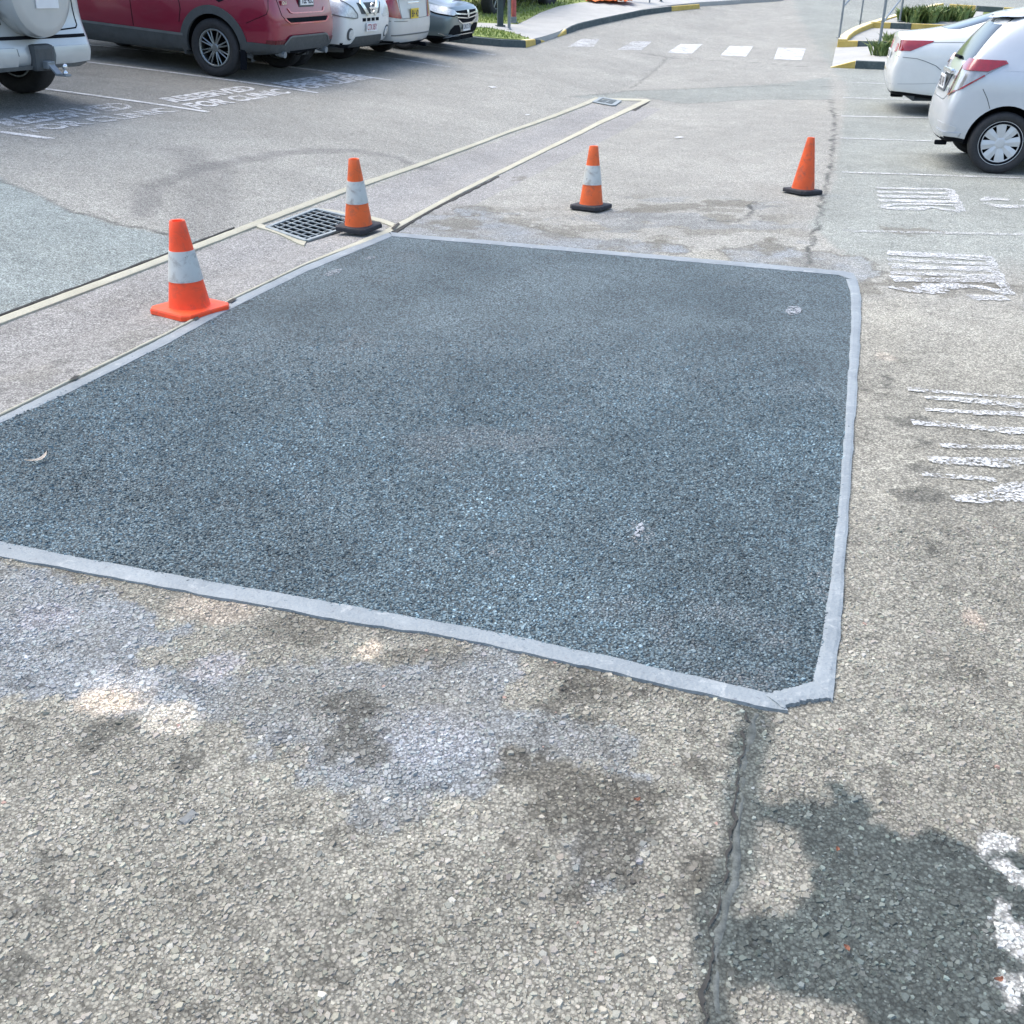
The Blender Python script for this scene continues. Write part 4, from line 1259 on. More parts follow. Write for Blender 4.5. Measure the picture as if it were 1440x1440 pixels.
cw.wheels('ten', width=.21, rim=.66)
for s_ in (0, 1):
    t = cw.patch('tail_light', -140, A3(-140, [(-.93, -.66, .88), (-.80, -.82, .88), (-.60, -.88, 1.0), (-.60, -.88, 1.02), (-.92, -.64, 1.02)]), M['red_lens'], .008, .03, .03, mirror=bool(s_))
    cw.patch('tail_light_inner', 180, [(.40, .84), (.58, .86), (.57, .965), (.42, .965)], M['pale_red_lens'], .008, .03, .04, mirror=bool(s_))
cw.line('boot_seam', -140, A3(-140, [(-.93, -.6, .995), (-.6, -.85, 1.0), (-.1, -.88, 1.01)]), .006, M['plastic_light'])
cw.patch('rear_window', 180, [(-.62, 1.17), (.62, 1.17), (.54, 1.41), (-.54, 1.41)], M['glass'], .004, .02, .06)
cw.patch('side_window', -90, [(.0, 1.03), (2.2, 1.0), (1.5, 1.38), (.55, 1.39)], M['glass'], .004, .02, .08)
cw.plate(180, 0, .80, .372, .134, 'CVL 81K', M['plate_white'], M['plate_text'], .02)
cw.line('bumper_seam', -140, A3(-140, [(-.93, -.66, .81), (-.7, -.88, .78), (-.45, -.9, .70), (-.36, -.9, .64)]), .007, M['plastic_light'])
cw.line('bumper_crease', -150, A3(-150, [(-1.05, .3, .42), (-1.0, -.6, .42), (-.7, -.86, .44), (-.4, -.9, .46)]), .012, M['silver'], .002)
cw.boxp('tow_bracket', (-.86, -.35, .25), (.18, .14, .08), M['dark'], .02)
cw.patch('lower_valance', 180, [(-.76, .20), (.76, .20), (.78, .27), (-.78, .27)], M['plastic'], .004, .02, .06)

# ---- maroon SUV
c = Car('maroon_suv', 'maroon SUV with dark wheel arch cladding and multi-spoke alloy wheels', gL,
    dict(wb=2.70, track=1.60, R=.355, arch=.415, hw=.92, paint=M['maroon'],
         cols=[(-.66, .34, .86, 1.10, .82, 1.6, .57), (-.35, .28, .915, 1.12, .86, 1.65, .61), (.4, .24, .92, 1.1, .87, 1.68, .62), (1.3, .22, .92, 1.06, .87, 1.68, .63), (1.9, .22, .92, 1.04, .87, 1.6, .62), (2.4, .22, .92, 1.02, .86, 1.2, .7),
               (2.75, .24, .92, 1.0, .85, 1.12, .75), (3.2, .28, .87, .92, .78, 1.0, .68), (3.4, .32, .74, .8, .66, .9, .55)],
         rear=[(.28, -.72), (.40, -.86), (.56, -.93), (.72, -.935), (.80, -.88), (.95, -.83), (1.12, -.84), (1.2, -.78), (1.6, -.48), (1.7, -.38)],
         front=[(.2, 3.4), (.4, 3.56), (.7, 3.6), (.95, 3.5), (1.1, 3.3), (1.7, 3.0)]), gp(309, 107), 'RL', HD_IN)
SUV = c
c.wheels('multi', width=.225, rim=.66)
# cladding ring round each arch, sills, lower bumper
def arch_ring(car, ax, side, r0, r1, mat, a0=-25, a1=205, name='wheel_arch_trim'):
    az = 90 if side > 0 else -90
    k = -1 if side > 0 else 1
    R = car.sp['R'] + .01
    out = [(k * (ax + r1 * math.cos(math.radians(t))), max(.24, R + r1 * math.sin(math.radians(t)))) for t in np.linspace(a0, a1, 30)]
    inn = [(k * (ax + r0 * math.cos(math.radians(t))), max(.23, R + r0 * math.sin(math.radians(t)))) for t in np.linspace(a1, a0, 30)]
    return car.patch(name, az, out + inn, mat, .016, .04, .04)
for sd_ in (1, -1):
    arch_ring(c, 0, sd_, .40, .50, M['plastic']); arch_ring(c, 2.7, sd_, .40, .50, M['plastic'])
    k = -1 if sd_ > 0 else 1
    c.patch('sill_cladding', 90 * sd_, [(k * .42, .26), (k * 2.28, .26), (k * 2.26, .46), (k * .44, .46)][::(1 if k > 0 else -1)], M['plastic'], .015, .03, .08)
    c.line('door_seam', 90 * sd_, [(k * 1.25, 1.05), (k * 1.22, .5)], .008, M['dark'])
    c.line('door_seam', 90 * sd_, [(k * .55, 1.08), (k * .46, .8), (k * .50, .62)], .008, M['dark'])
    c.line('sill_strip', 90 * sd_, [(k * .45, .475), (k * 2.26, .475)], .03, M['plastic_light'], .018)
    c.patch('side_window', 90 * sd_, [(k * -.1, 1.2), (k * 2.1, 1.1), (k * 1.6, 1.54), (k * .1, 1.58)][::(1 if k > 0 else -1)], M['glass'], .004, .02, .08)
c.patch('lower_bumper', 180, [(-.84, .30), (.84, .30), (.86, .47), (.62, .47), (.50, .56), (-.50, .56), (-.62, .47), (-.86, .47)], M['plastic'], .014, .03, .06)
c.line('bumper_strip', 180, [(-.62, .475), (-.50, .57), (.50, .57), (.62, .475)], .022, M['plastic_light'], .022)
for s_ in (0, 1):
    c.patch('side_valance', 128, A3(128, [(-.42, .9, .30), (-.92, .5, .30), (-.93, .5, .48), (-.42, .92, .48)]), M['plastic'], .014, .03, .05, mirror=bool(s_))
    c.patch('reflector', 140, A3(140, [(-.80, .87, .475), (-.93, .58, .475), (-.93, .58, .525), (-.80, .87, .525)]), M['red_dark'], .012, .02, .05, mirror=bool(s_))
    c.patch('tail_light', 135, A3(135, [(-.45, .87, 1.14), (-.83, .5, 1.15), (-.80, .5, 1.25), (-.5, .85, 1.24)]), M['red_lens'], .01, .03, .05, mirror=bool(s_))
    bm = bmesh.new(); bm_tube(bm, [(-.75, (1 if s_ else -1) * .58, .36), (-.885, (1 if s_ else -1) * .58, .345)], .04, 14)
    bm_obj('exhaust_pipe', bm, M['galv'], c.root)
c.patch('rear_window', 180, [(-.62, 1.24), (.62, 1.24), (.54, 1.56), (-.54, 1.56)], M['glass'], .004, .02, .06)
c.patch('plate_recess', 180, [(-.40, .86), (.40, .86), (.46, 1.06), (.38, 1.10), (-.38, 1.10), (-.46, 1.06)], M['maroon'], -.01, .02, .06)
c.plate(180, 0, .99, .40, .16, '', M['plastic'], None, .018, name='plate_frame')
c.plate(180, 0, .995, .35, .125, 'YEE 42C', M['plate_white'], M['plate_text'], .028)
c.line('tailgate_chrome', 180, [(-.50, .90), (-.44, .845), (.44, .845), (.50, .90)], .016, M['pale_red_lens'], .012)
c.patch('bumper_recess', 180, [(-.50, .735), (.50, .735), (.56, .79), (-.56, .79)], M['dark'], .004, .01, .06)
c.line('bumper_edge', 180, [(-.60, .78), (-.50, .725), (.50, .725), (.60, .78)], .016, M['pale_red_lens'], .010)
c.line('tailgate_seam', 180, [(-.72, 1.10), (-.66, .82), (-.54, .735)], .008, M['dark'])
c.line('quarter_seam', 125, A3(125, [(-.78, .80, 1.1), (-.80, .84, .84), (-.52, .92, .70)]), .007, M['dark'])
c.plate(180, -.56, .965, .15, .055, 'CX-5', M['maroon'], M['chrome'], .006, name='badge')
c.line('fuel_lid', 90, [(.12 + .09 * math.cos(t), 1.0 + .09 * math.sin(t)) for t in np.linspace(0, 6.28, 18)], .006, M['dark'])
c.patch('mud_flap', 90, [(.37, .13), (.44, .13), (.45, .42), (.39, .42)], M['dark'], .0, .05, .1)

# ---- white SUV, reversed in
c = Car('white_suv', 'white SUV reversed into its bay, front corner with round fog lamp showing', gL,
    dict(wb=2.63, track=1.54, R=.35, arch=.41, hw=.89, paint=M['white'],
         cols=[(-.66, .34, .84, 1.05, .8, 1.6, .6), (.0, .28, .89, 1.05, .86, 1.7, .68), (1.2, .22, .89, 1.02, .86, 1.7, .68), (1.9, .22, .89, 1.0, .86, 1.6, .66), (2.35, .22, .89, 1.02, .85, 1.22, .72), (2.7, .24, .89, 1.03, .84, 1.14, .72),
               (3.05, .28, .88, .99, .80, 1.08, .68), (3.3, .31, .82, .93, .74, 1.02, .62)],
         rear=[(.3, -.75), (.5, -.93), (.8, -.93), (1.1, -.85), (1.7, -.65)],
         front=[(.24, 3.34), (.36, 3.46), (.5, 3.53), (.68, 3.55), (.82, 3.53), (.95, 3.49), (1.03, 3.42), (1.1, 3.28), (1.3, 2.9), (1.7, 2.2)]), gp(412, 93), 'FR', HD_OUT)
XT = c
c.wheels('ten', width=.225, rim=.63)
for s_ in (0, 1):
    t = c.patch('headlight', -45, A3(-45, [(2.98, -.85, 1.0), (3.12, -.86, .80), (3.36, -.68, .755), (3.50, -.40, .725), (3.50, -.36, .76), (3.42, -.46, .88), (3.25, -.62, .98), (3.05, -.76, 1.03)]), M['lens'], .006, .02, .03, mirror=bool(s_))
    if not s_: c.line('headlight_edge', -45, A3(-45, [(2.98, -.85, 1.0), (3.12, -.86, .80), (3.36, -.68, .755), (3.50, -.40, .725), (3.50, -.36, .76), (3.42, -.46, .88), (3.25, -.62, .98), (3.05, -.76, 1.03)]), .014, M['plastic_light'], .012, parent=t)
    f = c.patch('fog_lamp', -30, [(1.22 + .075 * math.cos(a), .52 + .085 * math.sin(a)) for a in np.linspace(0, math.tau, 20)[:-1]], M['plastic'], .008, .02, .03, mirror=bool(s_))
    c.patch('lens', -30, [(1.235 + .055 * math.cos(a), .52 + .065 * math.sin(a)) for a in np.linspace(0, math.tau, 20)[:-1]], M['lens'], .016, .01, .03, parent=f, mirror=bool(s_))
    c.patch('lower_bumper', -55, A3(-55, [(3.04, -.88, .22), (3.5, -.3, .22), (3.5, -.3, .37), (3.04, -.88, .37)]), M['plastic'], .012, .03, .06, mirror=bool(s_))
c.patch('grille', 0, [(-.40, .93), (.40, .93), (.30, .78), (-.30, .78)], M['plastic'], .006, .02, .04)
for sg in (-1, 1):
    c.line('grille_chrome', 0, [(sg * .30, .94), (sg * .12, .77)], .07, M['chrome'], .02)
bm = bmesh.new(); bm_lathe(bm, [(.055, 0), (.075, .0), (.075, .015), (.055, .015)], 28, 'Z', Matrix.Translation((3.575, 0, .86)) @ Matrix.Rotation(math.pi / 2, 4, 'Y'), close=True)
bm_box(bm, (3.585, 0, .86), (.014, .19, .03), .004)
bm_obj('emblem', bm, M['chrome'], c.root)
for k in range(-2, 2):
    c.patch('bumper_slot', 0, [(k * .15 + .02, .68), (k * .15 + .13, .68), (k * .15 + .13, .725), (k * .15 + .02, .725)], M['dark'], .004, .01, .05)
c.plate(0, .0, .60, .36, .12, 'CTX 05Y', M['plate_white'], M['plate_red'], .02)
c.patch('lower_grille', 0, [(-.62, .24), (.62, .24), (.44, .48), (-.44, .48)], M['plastic'], .008, .02, .06)
c.patch('lower_bumper', 0, [(-.86, .22), (.86, .22), (.86, .35), (-.86, .35)], M['plastic'], .012, .03, .06)
c.patch('windscreen', 0, [(-.68, 1.16), (.68, 1.16), (.58, 1.6), (-.58, 1.6)], M['glass'], .004, .02, .1)
arch_ring(c, 2.63, -1, .395, .45, M['white'])

# ---- silver sedan
c = Car('silver_sedan', 'silver sedan with yellow number plate between the white SUV and the grey hatchback', gL,
    dict(wb=2.6, track=1.46, R=.31, arch=.36, hw=.86, paint=M['silver'],
         cols=[(-.80, .27, .80, .95, .75, 1.05, .64), (-.4, .22, .85, .96, .79, 1.08, .67), (.0, .2, .86, .96, .80, 1.18, .64), (.5, .2, .86, .95, .80, 1.38, .58), (1.1, .19, .86, .94, .80, 1.43, .58), (1.8, .19, .86, .92, .80, 1.38, .58), (2.3, .19, .86, .90, .80, 1.06, .66), (2.8, .22, .84, .84, .76, .92, .66), (3.2, .25, .74, .72, .66, .78, .55)],
         rear=[(.2, -.80), (.30, -.90), (.5, -.98), (.60, -.98), (.66, -.92), (.9, -.90), (1.04, -.90), (1.08, -.82), (1.12, -.4), (1.4, .14), (1.5, .2)],
         front=[(.2, 3.3), (.4, 3.42), (.6, 3.44), (.8, 3.3), (1.0, 3.0), (1.5, 2.6)]), gp(535, 72), 'RR', HD_IN)
SS = c
c.wheels('five', width=.195, rim=.64)
for s_ in (0, 1):
    t = c.patch('tail_light', 138, A3(138, [(-.72, .84, .70), (-.91, .50, .66), (-.91, .60, .86), (-.90, .66, .97), (-.80, .78, .92), (-.70, .84, .80)]), M['red_lens'], .01, .03, .03, mirror=bool(s_))
    if not s_: c.line('bumper_seam', 135, A3(135, [(-.4, .86, .66), (-.8, .8, .63), (-.95, .3, .62)]), .008, M['plastic'])
c.plate(180, -.05, .73, .30, .15, 'BH 42', M['plate_yellow'], M['plate_text'], .02)
c.boxp('boot_handle', (-.915, .0, .88), (.03, .46, .04), M['chrome'], .012)
c.line('bumper_crease', 180, [(-.82, .42), (.82, .42)], .02, M['plastic_light'], .008)
c.patch('lower_valance', 180, [(-.7, .20), (.7, .20), (.74, .30), (-.74, .30)], M['plastic_light'], .006, .02, .06)
c.patch('rear_window', 180, [(-.60, 1.12), (.60, 1.12), (.5, 1.36), (-.5, 1.36)], M['glass'], .004, .02, .06)
c.line('boot_seam', 180, [(-.58, 1.0), (-.52, .66), (.52, .66), (.58, 1.0)], .007, M['plastic'])
bm = bmesh.new(); bm_tube(bm, [(-.7, -.45, .24), (-.98, -.45, .235)], .03, 10); bm_obj('exhaust_pipe', bm, M['dark'], c.root)

# ---- grey-blue hatchback, reversed in
c = Car('grey_hatchback', 'grey-blue hatchback facing out with chrome grille, last before the grass island', gL,
    dict(wb=2.66, track=1.55, R=.325, arch=.375, hw=.905, paint=M['greyblue'],
         cols=[(-.5, .3, .84, .98, .8, 1.4, .55), (.0, .24, .90, .98, .84, 1.47, .6), (1.1, .2, .905, .95, .85, 1.49, .6), (1.7, .2, .905, .93, .85, 1.40, .6), (2.25, .2, .905, .91, .84, 1.06, .68), (2.66, .2, .905, .88, .82, .99, .70),
               (3.0, .21, .88, .80, .76, .90, .64), (3.25, .22, .80, .72, .68, .82, .56)],
         rear=[(.2, -.5), (.4, -.75), (.6, -.78), (.9, -.7), (1.5, -.3)],
         front=[(.16, 3.36), (.26, 3.46), (.42, 3.53), (.56, 3.55), (.70, 3.53), (.78, 3.46), (.86, 3.3), (.95, 3.0), (1.2, 2.6), (1.5, 2.0)]), gp(570, 69.5), 'FR', HD_OUT)
AS = c
c.wheels('five', width=.22, rim=.70)
for s_ in (0, 1):
    t = c.patch('headlight', -42, A3(-42, [(2.86, -.86, .82), (3.02, -.86, .73), (3.25, -.78, .655), (3.46, -.55, .63), (3.52, -.42, .65), (3.46, -.50, .715), (3.2, -.72, .775)]), M['lens'], .006, .02, .03, mirror=bool(s_))
    c.line('headlight_edge', -42, A3(-42, [(2.86, -.86, .82), (3.02, -.86, .725), (3.25, -.78, .645), (3.46, -.55, .62), (3.52, -.42, .645)]), .022, M['dark'], .008)
    c.patch('fog_recess_patch', -25, [(.84, .32), (1.28, .30), (1.30, .36), (1.16, .47), (.98, .47), (.86, .40)], M['dark'], .005, .02, .04, mirror=bool(s_))
    c.line('bumper_chrome', -25, [(.70, .33), (.84, .30), (1.28, .275), (1.36, .31)], .018, M['chrome'], .012)
c.patch('grille', 0, [(-.52, .70), (.52, .70), (.42, .56), (.25, .50), (-.25, .50), (-.42, .56)], M['dark'], .006, .02, .04)
c.line('grille_chrome', 0, [(-.54, .66), (0, .63), (.54, .66)], .022, M['chrome'], .016)
c.line('grille_chrome', 0, [(-.50, .60), (0, .57), (.50, .60)], .018, M['chrome'], .016)
c.line('grille_chrome', 0, [(-.44, .55), (-.25, .49), (.25, .49), (.44, .55)], .02, M['chrome'], .016)
c.patch('emblem', 0, [(-.05, .70), (.05, .70), (.04, .60), (0, .57), (-.04, .60)], M['chrome'], .03, .03, .05)
c.plate(0, 0, .42, .36, .12, 'DKO 37J', M['plate_white'], M['plate_text'], .02)
c.line('lower_chrome', 0, [(-.72, .27), (-.4, .30), (.4, .30), (.72, .27)], .018, M['chrome'], .014)
c.patch('lower_grille', 0, [(-.6, .20), (.6, .20), (.5, .34), (-.5, .34)], M['dark'], .006, .02, .06)
c.patch('windscreen', 0, [(-.68, 1.06), (.68, 1.06), (.56, 1.4), (-.56, 1.4)], M['glass'], .004, .02, .1)

# ---- pale silver four-wheel drive, left edge
c = Car('four_wheel_drive', 'pale silver four-wheel drive with covered spare wheel and tow ball at the left edge', gL,
    dict(wb=2.78, track=1.57, R=.39, arch=.46, hw=.94, paint=M['champagne'],
         cols=[(-.66, .38, .90, 1.12, .88, 1.8, .72), (-.3, .36, .935, 1.14, .91, 1.86, .76), (.5, .34, .94, 1.12, .91, 1.88, .77), (1.4, .32, .94, 1.1, .91, 1.88, .77), (2.0, .32, .94, 1.08, .91, 1.78, .74), (2.5, .32, .94, 1.08, .90, 1.24, .78), (2.9, .34, .94, 1.05, .88, 1.16, .8), (3.3, .38, .88, .95, .8, 1.05, .7)],
         rear=[(.30, -.76), (.40, -.90), (.46, -.94), (.58, -.94), (.62, -.92), (.67, -.80), (1.1, -.79), (1.5, -.74), (1.8, -.66), (1.9, -.6)],
         front=[(.4, 3.4), (.6, 3.6), (.9, 3.55), (1.1, 3.3), (1.9, 3.0)]), gp(36, 130), 'RR', HD_IN)
PJ = c
c.wheels('five', width=.265, rim=.60)
M4 = Matrix.Translation((-.82, .0, 1.06)) @ Matrix.Rotation(math.pi / 2, 4, 'Z') 
bm = bmesh.new()
bm_lathe(bm, [(.38, -.02), (.405, .05), (.405, .18), (.39, .235), (.35, .262), (.31, .266), (.0005, .272)], 56, 'Y', M4)
sw = bm_obj('spare_wheel_cover', bm, M['champagne'], c.root, True); sw.data.set_sharp_from_angle(angle=math.radians(30))
bm = bmesh.new(); bm_box(bm, (-1.097, -.02, 1.03), (.012, .30, .22), .004); bm_obj('cover_sticker', bm, M['plate_white'], sw)
c.plate(180, -.56, .86, .372, .115, 'CAS 0C', M['plate_white'], M['plate_text'], .05)
c.patch('plate_recess', 180, [(-.80, .76), (-.34, .76), (-.34, .96), (-.80, .96)], M['plastic'], .01, .02, .06)
c.plate(180, -.56, 1.03, .2, .06, 'EXX', M['plastic'], M['plate_white'], .02, name='badge')
c.patch('door_shadow_gap', 180, [(-.86, .635), (.86, .635), (.86, .665), (-.86, .665)], M['dark'], .003, .01, .08)
c.line('door_seam', 180, [(.70, 1.7), (.72, .72), (.30, .70)], .012, M['dark'])
c.patch('bumper_step', 180, [(-.86, .50), (-.28, .50), (-.28, .56), (-.84, .56)], M['plastic_light'], .02, .03, .06)
c.patch('bumper_pad', 180, [(.20, .41), (.74, .43), (.74, .565), (.20, .565)], M['champagne'], .03, .04, .06)
c.patch('bumper_pad', 180, [(-.80, .43), (-.30, .41), (-.30, .565), (-.80, .565)], M['champagne'], .03, .04, .06)
c.patch('lower_valance', 180, [(-.76, .36), (.70, .36), (.70, .42), (-.76, .42)], M['plastic_light'], .032, .04, .06)
c.patch('rear_reflector', 142, A3(142, [(-.72, .92, .46), (-.86, .85, .46), (-.86, .85, .55), (-.72, .92, .55)]), M['plastic'], .012, .02, .05, mirror=True)
c.patch('tail_light', 140, A3(140, [(-.66, .92, 1.2), (-.79, .78, 1.2), (-.76, .78, 1.5), (-.64, .88, 1.5)]), M['red_lens'], .01, .02, .05, mirror=True)
c.patch('rear_window', 180, [(-.66, 1.2), (.66, 1.2), (.6, 1.7), (-.6, 1.7)], M['glass'], .003, .02, .08)
tb = empty('tow_bar'); tb.parent = c.root
bm = bmesh.new()
bm_box(bm, (-.95, -.02, .48), (.10, .27, .24), .04)
tb2 = bm_obj('tow_cover', bm, M['plastic'], tb)
bm = bmesh.new()
bm_box(bm, (-1.0, -.02, .42), (.12, .10, .07), .01)
bm_box(bm, (-1.09, -.02, .385), (.11, .08, .018), .004, Matrix.Rotation(-.75, 3, 'Y'))
bm_box(bm, (-1.18, -.02, .345), (.13, .08, .018), .004)
bm_obj('tow_tongue', bm, M['galv'], tb)
bm = bmesh.new()
bm_lathe(bm, [(.026, 0), (.024, .02), (.012, .03), (.012, .045), (.022, .052), (.026, .07), (.022, .09), (.0005, .098)], 16, 'Z', Matrix.Translation((-1.21, -.02, .353)))
bm_obj('tow_ball', bm, M['chrome'], tb, True)
bm = bmesh.new(); bm_box(bm, (-.55, 0, .48), (.5, 1.2, .22), .04); bm_obj('underbody', bm, M['dark'], c.root)

# ---- dark vehicles on the grass behind
c = Car('dark_suv', 'dark navy SUV parked on the grass behind the grey hatchback', None,
    dict(wb=2.75, track=1.55, R=.40, arch=.47, hw=.92, paint=M['navy'],
         cols=[(-.66, .56, .86, 1.12, .82, 1.7, .6), (-.3, .52, .92, 1.14, .86, 1.78, .66), (.4, .46, .92, 1.1, .87, 1.8, .66), (1.3, .44, .92, 1.06, .87, 1.8, .66), (1.9, .44, .92, 1.06, .87, 1.7, .64), (2.4, .44, .92, 1.06, .86, 1.3, .7), (2.8, .46, .92, 1.04, .85, 1.2, .75), (3.2, .5, .87, .96, .78, 1.1, .68)],
         rear=[(.4, -.75), (.6, -.9), (.9, -.9), (1.2, -.82), (1.8, -.5)], front=[(.4, 3.3), (.6, 3.5), (.9, 3.5), (1.1, 3.3), (1.8, 2.8)]), gp(693, 24), 'RR', np.array(gp(767, 11)[:2]) - np.array(gp(693, 24)[:2]))
c.wheels('five', width=.26, rim=.55)
DK = c
c.patch('side_window', -90, [(-.1, 1.25), (2.0, 1.2), (1.6, 1.62), (.1, 1.68)], M['glass'], .004, .02, .1)
c.patch('sill_cladding', -90, [(.46, .46), (2.26, .46), (2.24, .62), (.48, .62)], M['plastic'], .015, .03, .1)
for cc in bpy.data.objects:
    pass
# ------------------------------------------------------------------ traffic cones
def cone(px, py, label, colour, base_mat, collar, base, r0, r1, H_, tilt=(0, 0), rotz=0., lift=.0, foot=False):
    p = gp(px, py)
    root = empty('traffic_cone', (p[0], p[1], p[2] + lift))
    root.rotation_euler = (tilt[0], tilt[1], rotz)
    tag(root, label, 'traffic cone', 'traffic cones round the patch')
    bm = bmesh.new()
    b, ch = base / 2, base * .11
    oct_ = [(b, b - ch), (b - ch, b), (-b + ch, b), (-b, b - ch), (-b, -b + ch), (-b + ch, -b), (b - ch, -b), (b, -b + ch)]
    rings = []
    for k, z in ((1.0, .0), (1.0, .022), (.975, .03), (.80, .034)):
        rings.append([bm.verts.new((x * k, y * k, z)) for x, y in oct_])
    for A, B in zip(rings, rings[1:]):
        for i in range(8): bm.faces.new((A[i], A[(i + 1) % 8], B[(i + 1) % 8], B[i]))
    bm.faces.new(rings[-1]); bm.faces.new(rings[0])
    if False:                                        # notches under the edge
        for i in range(4):
            a = i * math.pi / 2
            bm_box(bm, (math.cos(a) * b * .98, math.sin(a) * b * .98, .012), (.05, .07, .02), .004, Matrix.Rotation(a, 3, 'Z'))
    bm_obj('base', bm, base_mat, root)
    bm = bmesh.new()
    prof = [(r0 * 1.05, .030), (r0 * 1.02, .038), (r0, .055)]
    for k in range(1, 9):
        t = k / 8; prof.append((r0 + (r1 - r0) * t, .055 + (H_ - .055) * t))
    prof += [(r1 * .93, H_ + .004), (r1 * .72, H_ + .002), (r1 * .68, H_ - .03), (.0005, H_ - .04)]
    bm_lathe(bm, prof, 40, 'Z')
    o = bm_obj('cone_body', bm, colour, root, True); o.data.set_sharp_from_angle(angle=math.radians(50))
    if collar:
        bm = bmesh.new()
        z0, z1 = collar
        rr = lambda z: r0 + (r1 - r0) * (z - .055) / (H_ - .055)
        bm_lathe(bm, [(rr(z0) - .002, z0), (rr(z0) + .0035, z0), (rr((z0 + z1) / 2) + .0035, (z0 + z1) / 2), (rr(z1) + .003, z1), (rr(z1) - .002, z1)], 40, 'Z')
        s_ = bm_obj('reflective_collar', bm, M['cone_white'], root, True); s_.data.set_sharp_from_angle(angle=math.radians(50))
    return root
CN1 = cone(268, 437, 'bright red-orange cone with matching orange base, nearest on the left of the patch', M['cone_bright'], M['cone_bright'], (.175, .335), .33, .108, .041, .485, (0, 0), math.radians(55), 0, True)
# scuff and split on the near cone
CN2 = cone(505, 327, 'orange cone with white collar and black base standing on the drain grate', M['cone_orange'], M['cone_base'], (.19, .345), .27, .098, .038, .49, (math.radians(2), math.radians(-3)), math.radians(62), .03)
CN3 = cone(831, 294, 'orange cone with white collar and black base at the middle of the far edge', M['cone_orange'], M['cone_base'], (.19, .34), .28, .095, .036, .485, (0, math.radians(1.5)), math.radians(58), .01)
CN4 = cone(1128, 272, 'plain dirty orange cone without a collar on a black base, rightmost', M['cone_dirty'], M['cone_base'], None, .28, .100, .032, .47, (0, math.radians(3)), math.radians(32), .01)

# ------------------------------------------------------------------ grass island and path, far left
def slab(name, poly_xy, lift, thick, mat, step=.6, parent=None, label=None):
    v, f = cdt_fill(poly_xy, step)
    z = hgt(v[:, 0], v[:, 1]) + lift
    bm = bmesh.new()
    vs = [bm.verts.new((a, b, c_)) for (a, b), c_ in zip(v, z)]
    for t in f:
        try: bm.faces.new([vs[i] for i in t])
        except ValueError: pass
    r = bmesh.ops.extrude_edge_only(bm, edges=[e for e in bm.edges if e.is_boundary])
    for q in r['geom']:
        if isinstance(q, bmesh.types.BMVert): q.co.z -= thick
    o = bm_obj(name, bm, mat, parent)
    return o
def kerb(name, pts_px, hs, w, mats, parent, inner=1, segs=None):
    """kerb stones along a polyline of base points; hs heights at each point; one mesh per stone"""
    P = gp2(pts_px)
    d = np.concatenate([[0], np.cumsum(np.linalg.norm(np.diff(P, axis=0), axis=1))])
    def at(s_):
        return np.array([np.interp(s_, d, P[:, 0]), np.interp(s_, d, P[:, 1])]), float(np.interp(s_, d, hs))
    for (a, b, mat, top) in segs:
        n = max(2, int((b - a) * d[-1] / .4) + 1)
        bm = bmesh.new(); rows = []
        for t in np.linspace(a, b, n) * d[-1]:
            p, hh = at(t); p2, _ = at(min(t + .05, d[-1])); p1, _ = at(max(t - .05, 0))
            tt = (p2 - p1) / (np.linalg.norm(p2 - p1) + 1e-9); q = np.array([-tt[1], tt[0]]) * inner * w
            g0 = float(hgt(*p)) 
            o = p + q
            rows.append([bm.verts.new((p[0], p[1], g0 - .05)), bm.verts.new((p[0] + q[0] * .06, p[1] + q[1] * .06, g0 + hh - .015)), bm.verts.new((p[0] + q[0] * .2, p[1] + q[1] * .2, g0 + hh)),
                         bm.verts.new((o[0], o[1], g0 + hh)), bm.verts.new((o[0], o[1], g0 - .05))])
        for A, B in zip(rows, rows[1:]):
            for k in range(4):
                f = bm.faces.new((A[k], A[k + 1], B[k + 1], B[k]))
                f.material_index = 1 if k == 2 else 0
        bm.faces.new(rows[0]); bm.faces.new(rows[-1])
        o = bm_obj(name, bm, mat, parent)
        o.data.materials.append(top or mat)

isl = empty('footpath_kerb'); tag(isl, 'black and yellow kerb of the grass island by the far footpath', kind='structure')
kerb('kerb_stone', [(590,54),(640,60),(700,65.5),(738,67.5),(748,66),(756,62),(767,58.5)], [.14, .14, .14, .14, .14, .10, .02], .16, None, isl, 1,
     [(0, .30, M['kerb_dark'], M['path']), (.30, .62, M['kerb_dark'], M['path']), (.62, .80, M['kerb_yellow'], M['kerb_cream']), (.80, .92, M['kerb_dark'], M['kerb_dark']), (.92, 1, M['kerb_yellow'], M['kerb_cream'])])
kerb('kerb_stone', [(786,52),(800,47),(815,41.5),(840,35.5),(870,29),(905,21.5),(940,16.5),(984,12.2)], [.03, .13, .14, .14, .14, .14, .13, .12], .16, None, isl, 1,
     [(0, .075, M['kerb_yellow'], M['kerb_cream']), (.075, .35, M['kerb_dark'], M['path']), (.35, .6, M['kerb_dark'], M['path']), (.6, .84, M['kerb_dark'], M['path']), (.84, 1, M['kerb_yellow'], M['kerb_dark'])])
A = lambda *p: gp2(p)
pth = slab('footpath', list(A((786,51),(767,57.5),(748,62.5),(722,53),(690,46),(640,43.5),(560,41),(560,35),(640,37.5),(690,39.5),(728,41),(744,33),(760,24),(785,15),(815,9.5),(850,6.5),(890,4),(960,2),(1030,0),(1060,-2),(1100,-4),(1100,1),(1040,5),(985,8.5),(940,13),(905,18),(870,25),(840,31.5),(815,37.5),(800,43))), .10, .3, M['path'], .8)
tag(pth, 'pale concrete footpath curving up beside the road', kind='structure')
